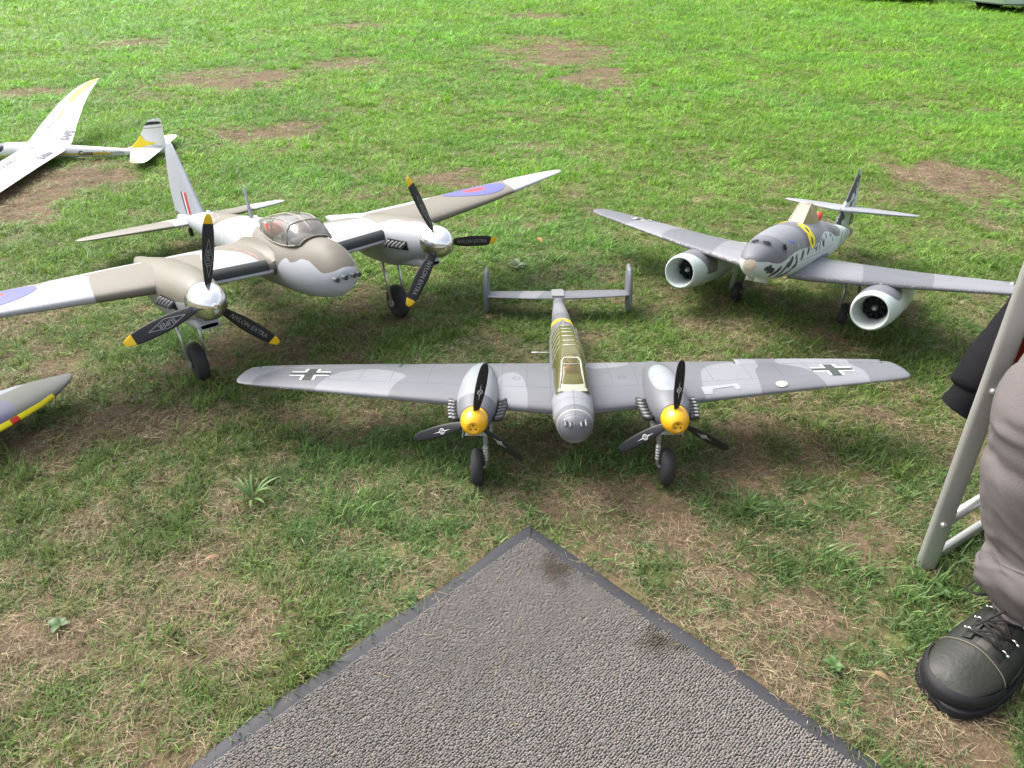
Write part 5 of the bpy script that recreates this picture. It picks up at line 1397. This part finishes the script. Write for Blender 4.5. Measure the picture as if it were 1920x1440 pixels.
M_jb = paint('black_jacket_cloth', (.010, .010, .012), rough=.95, spec=.15, bump=.6, fine=700, grime=.15)
M_jr = paint('red_jacket_cloth', (.36, .032, .008), rough=.85, bump=.6, fine=700, grime=.15)
mk('sleeve', *cloth_tube(sub([(1.10, 1.34, .68), (1.03, 1.27, .56), (.965, 1.205, .462), (.905, 1.155, .392), (.872, 1.135, .352), (.866, 1.13, .335)]), [.022, .030, .040, .047, .047, .030], 5, amp=.085), M_jb, jk)
mk('cuff', *cloth_tube(sub([(.885, 1.14, .365), (.868, 1.132, .33), (.853, 1.13, .298), (.852, 1.13, .296)]), [.036, .036, .037, .030], 8, m=24, amp=.04), M_jb, jk)
rd = []
for v in np.linspace(0, 1, 14):
    rd.append([(.846 + .30 * u_ + .006 * math.sin(9 * v + 6 * u_) - .95 , 1.058 + .14 * u_ + .02 * math.sin(7 * u_ + 3 * v) - 1.2, .36 + .30 * v + .01 * math.sin(8 * u_)) for u_ in np.linspace(0, 1, 16)])
mk('body_panel', *loft(rd, closed=False), M_jr, jk)

# ================================================================== seated person, of whom one leg shows
def skin_mesh(name, verts, edges, radii, mat, root=0, sub=2):
    me = bpy.data.meshes.new(name); me.from_pydata([tuple(v) for v in verts], edges, [])
    o = bpy.data.objects.new(name, me); COL.objects.link(o)
    sk = o.modifiers.new('skin', 'SKIN'); sk.use_smooth_shade = True
    for i, r in enumerate(radii):
        me.skin_vertices[0].data[i].radius = (r, r) if not isinstance(r, tuple) else r
    me.skin_vertices[0].data[root].use_root = True
    ss = o.modifiers.new('sub', 'SUBSURF'); ss.levels = sub; ss.render_levels = sub
    dg = bpy.context.evaluated_depsgraph_get(); dg.update()
    m2 = bpy.data.meshes.new_from_object(o.evaluated_get(dg))
    o.modifiers.clear(); old = o.data; o.data = m2; bpy.data.meshes.remove(old)
    m2.materials.clear(); m2.materials.append(mat)
    for p in m2.polygons: p.use_smooth = True
    return o
def build_person():
    H = Vector((1.19, 1.03, .52))
    def B(f, r, z): return FW * float(f) + RT * float(r) + UP * float(z)
    kR = Vector((.802, .872, .450)); aR = Vector((.888, .822, .10))
    kL = Vector((.87, .62, .48)); aL = Vector((.99, .50, .10))
    V = []; E = []; Rr = []
    def add(p, r, par=None):
        V.append(Vector(p)); Rr.append(r)
        if par is not None: E.append((par, len(V) - 1))
        return len(V) - 1
    pel = add(H, (.14, .11)); sp1 = add(H + B(-.03, 0, .18), (.13, .10), pel); ch = add(H + B(-.02, 0, .36), (.155, .11), sp1); nk = add(H + B(-.01, 0, .53), .055, ch); nk2 = add(H + B(.01, 0, .60), .052, nk)
    hd = add(H + B(.03, 0, .68), (.072, .085), nk2); hd2 = add(H + B(.02, 0, .78), (.07, .085), hd); add(H + B(.02, 0, .83), .035, hd2)
    for s, k, a in ((1, kR, aR), (-1, kL, aL)):
        hp = add(H + B(.03, s * .09, -.01), .085, pel); th = add((H + B(.03, s * .09, 0)) * .5 + k * .5, .07, hp); kn = add(k, .055, th); cf = add(k * .6 + a * .4, .052, kn); an = add(a, .036, cf); add(a + FW * .13 + UP * -.05, .03, an)
        sh = add(H + B(-.02, s * .18, .46), .058, ch); el = add(H + B(-.02, s * .26, .20), .042, sh); wr = add(H + B(.14, s * .13, .11), .028, el); pm = add(H + B(.20, s * .10, .105), (.036, .018), wr)
        for i, (o_, l) in enumerate(((-.03, .07), (-.01, .08), (.01, .075), (.028, .06))):
            f1 = add(H + B(.235, s * .10 + o_, .105), .0095, pm); f2 = add(H + B(.235 + l * .5, s * .10 + o_ * 1.1, .100), .009, f1); add(H + B(.235 + l, s * .10 + o_ * 1.1, .088), .0075, f2)
        t1 = add(H + B(.185, s * .10 - s * .045, .10), .011, pm); add(H + B(.215, s * .10 - s * .062, .095), .009, t1)
    body = skin_mesh('person', V, E, Rr, paint('skin', (.50, .30, .22), rough=.5), pel)
    tag(body, 'seated person in mauve grey trousers and black walking boot at the right frame edge', 'person')
    for s in (1, -1):
        mk('eye', *ball(tuple(H + B(.105, s * .032, .72)), (.012, .012, .009), 10, 8), M_white, body)
        mk('ear', *ball(tuple(H + B(.01, s * .083, .71)), (.02, .012, .03), 10, 8), body.data.materials[0], body)
    mk('nose', *ball(tuple(H + B(.125, 0, .69)), (.014, .016, .022), 10, 8), body.data.materials[0], body)
    mk('mouth', *ball(tuple(H + B(.112, 0, .655)), (.022, .012, .006), 10, 6), paint('lips', (.4, .16, .14)), body)
    hr = [[tuple(H + B(.01 + .10 * math.sin(f) * math.cos(q) - .012, .088 * math.sin(f) * math.sin(q), .755 + .105 * math.cos(f))) for q in [2 * math.pi * k / 20 for k in range(20)]] for f in np.linspace(.02, 1.45, 9)]
    mk('hair', *loft(hr, (True, False)), paint('grey_hair', (.25, .23, .21), rough=.8, bump=.6), body)
    M_tr = paint('mauve_trouser_cloth', (.138, .122, .120), rough=.9, grime=.26, bump=.9, fine=700)
    hip = H + B(.03, .09, 0)
    # right trouser leg with knee wrinkles and a bagging hem
    key = [(hip, .098), (hip * .6 + kR * .4, .093), (hip * .18 + kR * .82 + UP * .012, .086), (kR + UP * .0 + FW * .0, .074), (kR * .80 + aR * .20 + FW * .018, .073), (kR * .55 + aR * .45 + FW * .012, .075), (kR * .28 + aR * .72 + UP * .03 + FW * .010, .080), (kR * .12 + aR * .88 + UP * .045 + FW * .018, .086), (kR * .04 + aR * .96 + UP * .036, .077), (aR + UP * .012 + FW * .004, .080)]
    tv = cloth_tube([tuple(k[0]) for k in key], [k[1] for k in key], 12, 84, 170, .078, True)
    # crisp horizontal wrinkles in front of the knee
    VV = []
    for p in tv[0]:
        p = Vector(p)
        for c, r_, w_, am in ((Vector((.722, .84, .470)), .05, .011, .010), (Vector((.724, .84, .440)), .05, .010, .008), (Vector((.735, .84, .385)), .06, .014, -.009), (Vector((.800, .80, .185)), .07, .018, .010)):
            d = p - c
            if d.length < r_ * 1.4:
                g_ = math.exp(-(d.z / w_) ** 2) * math.exp(-(Vector((d.x, d.y, 0)).length / r_) ** 2)
                p = p + (FW * .8 + RT * .2) * am * g_
        VV.append(tuple(p))
    tr = mk('trousers', VV, tv[1], M_tr, body)
    lk = [(H + B(.03, -.09, 0), .098), ((H + B(.03, -.09, 0)) * .5 + kL * .5, .092), (kL, .082), (kL * .5 + aL * .5, .082), (aL + UP * .03, .086)]
    mk('trouser_leg', *cloth_tube([tuple(k[0]) for k in lk], [k[1] for k in lk], 19, 40, 60, .045, True), M_tr, tr)
    mk('trouser_seat', *ball(tuple(H + B(-.02, 0, 0)), (.19, .19, .13), 24, 14), M_tr, tr)
    # hem stitching
    ring = VV[-84 * 7:-84 * 6]
    mk('hem_seam', *tube([tuple(Vector(p) + (Vector(p) - aR - UP * .03).normalized() * .0012) for p in ring] + [ring[0]], .0013, 5, False), paint('seam_dark', (.08, .065, .07)), tr)
    tor = [(H + B(-.02, 0, -.03), .17, .14), (H + B(-.03, 0, .12), .165, .135), (H + B(-.02, 0, .3), .185, .14), (H + B(-.02, 0, .44), .17, .12), (H + B(-.01, 0, .54), .07, .07)]
    mk('jumper', *loft([[tuple(c + FW * (d * math.cos(q)) + RT * (w * math.sin(q))) for q in [2 * math.pi * k / 28 for k in range(28)]] for c, w, d in tor]), paint('jumper_wool', (.06, .08, .11), rough=.9, bump=.6), body)
    for s in (1, -1):
        mk('jumper_sleeve', *cloth_tube([tuple(H + B(-.02, s * .11, .475)), tuple(H + B(-.02, s * .19, .44)), tuple(H + B(-.02, s * .235, .33)), tuple(H + B(-.02, s * .26, .20)), tuple(H + B(.11, s * .155, .12))], [.070, .080, .068, .058, .045], 31, 24, 30, .05), paint('jumper_wool', (.06, .08, .11), rough=.9, bump=.6), body)
    boot(body, Vector((.962, .882, 0)), FW)
    boot(body, aL - FW * .09 - UP * .10, (FW * .95 + RT * -.1).normalized())
    return body

def boot(parent, heel, f):
    """walking boot: sole, rand, toe cap, upper, tongue, laces, hooks.  x forward from the heel"""
    l = Vector((-f.y, f.x, 0))
    def W(x, y, z): return tuple(heel + f * float(x) * 1.08 + l * float(y) * 1.03 + UP * float(z) * 1.05)
    M_up = paint('boot_leather', (.020, .022, .019), rough=.55, grime=.30, bump=.8, fine=160)
    M_toe = paint('boot_toe_leather', (.030, .032, .026), rough=.5, grime=.50, bump=.9, fine=140)
    M_rand = paint('boot_rubber', (.015, .015, .018), rough=.6, grime=.4, bump=.4)
    M_lace = paint('lace', (.022, .019, .020), rough=.8)
    xs = [.0, .012, .04, .08, .12, .16, .20, .235, .262, .282, .294, .300]
    hw = [.012, .026, .036, .038, .041, .047, .051, .0505, .045, .0355, .023, .006]
    tp = [.10, .115, .128, .133, .126, .108, .086, .070, .061, .052, .042, .034]
    t = np.linspace(0, .300, 60)
    HW = pchip(xs, hw, t); TP = pchip(xs, tp, t)
    def ring(x, w, z0, z1, n=36, p=2.5):
        out = []
        for k in range(n):
            q = 2 * math.pi * k / n; c, s = math.cos(q), math.sin(q)
            yy = w * np.sign(c) * abs(c) ** (2 / p); h = (z1 - z0) / 2
            zz = z0 + h + h * np.sign(s) * abs(s) ** (2 / 2.2)
            if s > 0: yy *= 1 - .42 * s ** 2 * min(1, (z1 - z0) / .1)
            out.append(W(x, yy, zz))
        return out
    up = mk('boot', *loft([ring(x, w, .012, z) for x, w, z in zip(t, HW, TP)]), M_up, parent)
    # shaft
    sh = []
    for z, x0, a, b in ((.08, .075, .060, .037), (.115, .075, .058, .036), (.15, .074, .055, .038), (.185, .070, .056, .042), (.19, .070, .052, .038)):
        sh.append([W(x0 + a * math.cos(q), b * math.sin(q), z) for q in [2 * math.pi * k / 30 for k in range(30)]])
    mk('boot_shaft', *loft(sh), M_up, up)
    # sole with lugs and rubber rand
    sole = []
    def outline(grow, n=60):
        P = []
        for x, w in zip(t, HW): P.append((x, w + grow))
        return [(x, w) for x, w in P] + [(x, -w) for x, w in reversed(P)]
    for z, g in ((.001, .003), (.003, .007), (.010, .0075), (.011, .0060), (.0125, .0078), (.018, .0075), (.020, .005)):
        sole.append([W(x + (g if 0 < i < len(t) else 0) * (1 if x > .15 else -1) * .8, y_, z) for i, (x, y_) in enumerate(outline(g))])
    mk('sole', *loft(sole), M_rand, up, sharp=40)
    rnd = []
    for z, g in ((.017, .003), (.020, .0042), (.034, .0075), (.042, .0075), (.046, .0035)):
        rnd.append([W(.235 + (.0655 + g - max(0, z - .03) * .35) * math.cos(q), (.0525 + g * .8 - max(0, z - .03) * .2) * math.sin(q), z) for q in np.linspace(-1.75, 1.75, 40)])
    mk('toe_rand', *loft(rnd, closed=False), M_rand, up)
    cap = []
    for x, w, z in zip(t, HW, TP):
        if x < .214: continue
        k = min(1, (x - .214) / .012)
        cap.append([W(x, (w + .0018) * math.cos(q) * (1 - .28 * max(0, math.sin(q)) ** 2), .040 + (z - .040 + .0022 * k) * max(0, math.sin(q)) ** .9) for q in np.linspace(0, math.pi, 26)])
    mk('toe_cap', *loft(cap, closed=False), M_toe, up)
    mk('cap_seam', *tube([tuple(Vector(p) + UP * .0012) for p in cap[1]], .0011, 6), paint('seam_tan', (.16, .14, .11)), up)
    mk('sole_groove', *tube([W(x + (.005 if x > .15 else -.003), y_ * 1.0, .0105) for x, y_ in outline(.0070)], .0008, 6), M_dark, up)
    # quarter seams and flex creases
    for s in (1, -1):
        for off_ in (0, .004):
            mk('panel_seam', *tube([W(x, s * float(pchip(xs, hw, [x])[0]) * (1.012 if z_ < .06 else .97), z_) for x, z_ in ((.205 - off_, .034), (.190 - off_, .050), (.165 - off_, .062), (.14 - off_, .066), (.11, .060 + off_), (.07, .05 + off_))], .0008, 5), paint('seam_tan', (.12, .105, .085)), up)
    # lace facings, eyelets, hooks, laces
    tz = lambda x: float(pchip(xs, tp, [x])[0])
    tw = lambda x: float(pchip(xs, hw, [x])[0])
    pts = {}
    XX = (.207, .186, .163, .138)
    for s in (1, -1):
        fc = [[W(x, s * tw(x) * (.36 + .30 * v), tz(x) * (1.0 - .06 - .10 * v ** 2) + .0065 * (1 - v) + .001) for v in np.linspace(0, 1, 6)] for x in np.linspace(.115, .218, 12)]
        mk('lace_facing', *loft(fc, closed=False), M_up, up)
        for i, x in enumerate(XX):
            p = Vector(W(x, s * tw(x) * .48, tz(x) * .925 + .008)); pts[(s, i)] = p
            mk('lace_hook', *join(tube([p - l * s * .004 - f * .002, p + UP * .0035 + l * s * .003, p + l * s * .008 - UP * .001], .0016, 8), ball(tuple(p + l * s * .009 - UP * .001), .0027, 10, 6)), paint('lace_hook_metal', (.75, .74, .7), rough=.2, metal=1.0), up)
    tg = [[W(x, y_ * tw(x) * .42, tz(x) * .965 + .004 - .010 * y_ ** 2) for y_ in np.linspace(-1, 1, 9)] for x in np.linspace(.08, .218, 14)]
    mk('tongue', *loft(tg, closed=False), paint('tongue_leather', (.075, .072, .062), rough=.7, grime=.3, bump=.6), up)
    for i in range(len(XX)):
        a, b = pts[(1, i)], pts[(-1, i)]
        mk('lace', *tube([a, (a + b) / 2 + UP * .008, b], .0022, 8), M_lace, up)
        if i + 1 < len(XX):
            for s in (1, -1):
                a, b = pts[(s, i)], pts[(-s, i + 1)]
                mk('lace', *tube([a, (a * .5 + b * .5) + UP * .0095, b], .0022, 8), M_lace, up)
    for s, d in ((-1, 1.0), (1, .8)):
        p = pts[(s, 3)]
        mk('lace_bow', *tube([p, p + l * s * .02 + UP * .018 + f * .006, p + l * s * .046 * d + UP * .012 + f * .022, p + l * s * .050 * d - UP * .006 + f * .036, p + l * s * .030 + UP * .0 + f * .03, p + l * s * .008 + UP * .006 + f * .012], .0024, 8), M_lace, up)
    p = (pts[(1, 3)] + pts[(-1, 3)]) / 2 + UP * .012
    mk('lace_end', *tube([p, p + f * .03 + UP * .004, p + f * .06 - UP * .012 - l * .012, p + f * .085 - UP * .024 - l * .02], .0021, 8), M_lace, up)
build_person()

# ================================================================== parked cars, of which only sills and tyres reach the frame
def build_car(loc, rz, colour, label, lower):
    A = thing('parked_car', loc, (0, 0, R(rz)), label, 'car', 'cars parked at the far side of the field')
    prof_lo = [(-2.05, .42), (-2.1, .28), (-2.02, .15), (-1.65, .13), (1.65, .13), (2.02, .15), (2.12, .28), (2.08, .55)]
    prof_hi = [(2.02, .70), (1.2, .86), (.85, .92), (.25, 1.40), (-.9, 1.43), (-1.55, 1.05), (-2.0, .95), (-2.08, .65)]
    pr = prof_lo + prof_hi
    def rings():
        R_ = []
        for y_, k in ((-.82, .93), (-.80, .975), (-.7, 1.0), (.7, 1.0), (.80, .975), (.82, .93)):
            ins = lambda z: max(0, (z - .9)) * .34
            R_.append([(x * k, y_ - math.copysign(ins(z), y_) if abs(y_) > .6 else y_, .2 + (z - .2) * (1 if abs(y_) < .75 else .985)) for x, z in pr])
        return R_
    m = paint('car_paint', colour, [('low', lower)], rough=.25, spec=.6, grime=.06)
    V, F = loft(rings())
    mk('car_body', V, F, m, A, attrs={'low': np.array([v[2] for v in V]) - .17}, sharp=35)
    gl = paint('car_glass', (.02, .025, .03), rough=.08, spec=.7)
    for s in (-1, 1):
        mk('side_window', *loft([[(.75, s * .815, .95), (.22, s * .665, 1.35), (-.85, s * .655, 1.37), (-1.35, s * .79, 1.02)], [(.75, s * .825, .95), (.22, s * .675, 1.35), (-.85, s * .665, 1.37), (-1.35, s * .80, 1.02)]]), gl, A, False)
        mk('sill', *bar((-1.15, s * .80, .215), (1.15, s * .80, .215), .05, .05), paint('sill_grey', lower), A)
        for x in (-1.28, 1.30):
            prof = [(-.09, .19), (-.1, .28), (-.07, .31), (.07, .31), (.1, .28), (.09, .19)]
            ty = mk('tyre', *lathe(prof, (x, s * .74, .31), 'Y', 30), M_rubber, A, sharp=40)
            mk('rim', *lathe([(-.075, .0005), (-.085, .06), (-.06, .17), (-.09, .195), (.09, .195), (.06, .17), (.085, .06), (.075, .0005)], (x, s * .74, .31), 'Y', 24), M_alu, ty)
            mk('wheel_arch', *lathe([(-.012, .33), (-.012, .37), (.012, .37), (.012, .33)], (x, s * .822, .31), 'Y', 30), paint('arch_dark', (.03, .03, .03)), A)
        for x0 in (2.03,):
            mk('headlight', *ball((2.0, s * .58, .62), (.09, .16, .07), 14, 8), paint('lamp_clear', (.7, .7, .7), rough=.1), A)
            mk('tail_light', *ball((-2.02, s * .60, .70), (.06, .14, .09), 14, 8), M_red, A)
    mk('windscreen', *loft([[(.90, -.72, .93), (.90, .72, .93), (.30, .60, 1.385), (.30, -.60, 1.385)], [(.912, -.72, .94), (.912, .72, .94), (.312, .60, 1.395), (.312, -.60, 1.395)]]), gl, A, False)
    return A
build_car((10.88, 15.34, 0), 0, (.45, .55, .50), 'pale green parked car whose bumper and tyre show in the top right corner', (.12, .16, .15))
build_car((8.52, 19.40, 0), 90, (.04, .04, .045), 'dark parked car casting shade at the top edge of the field', (.02, .02, .02))
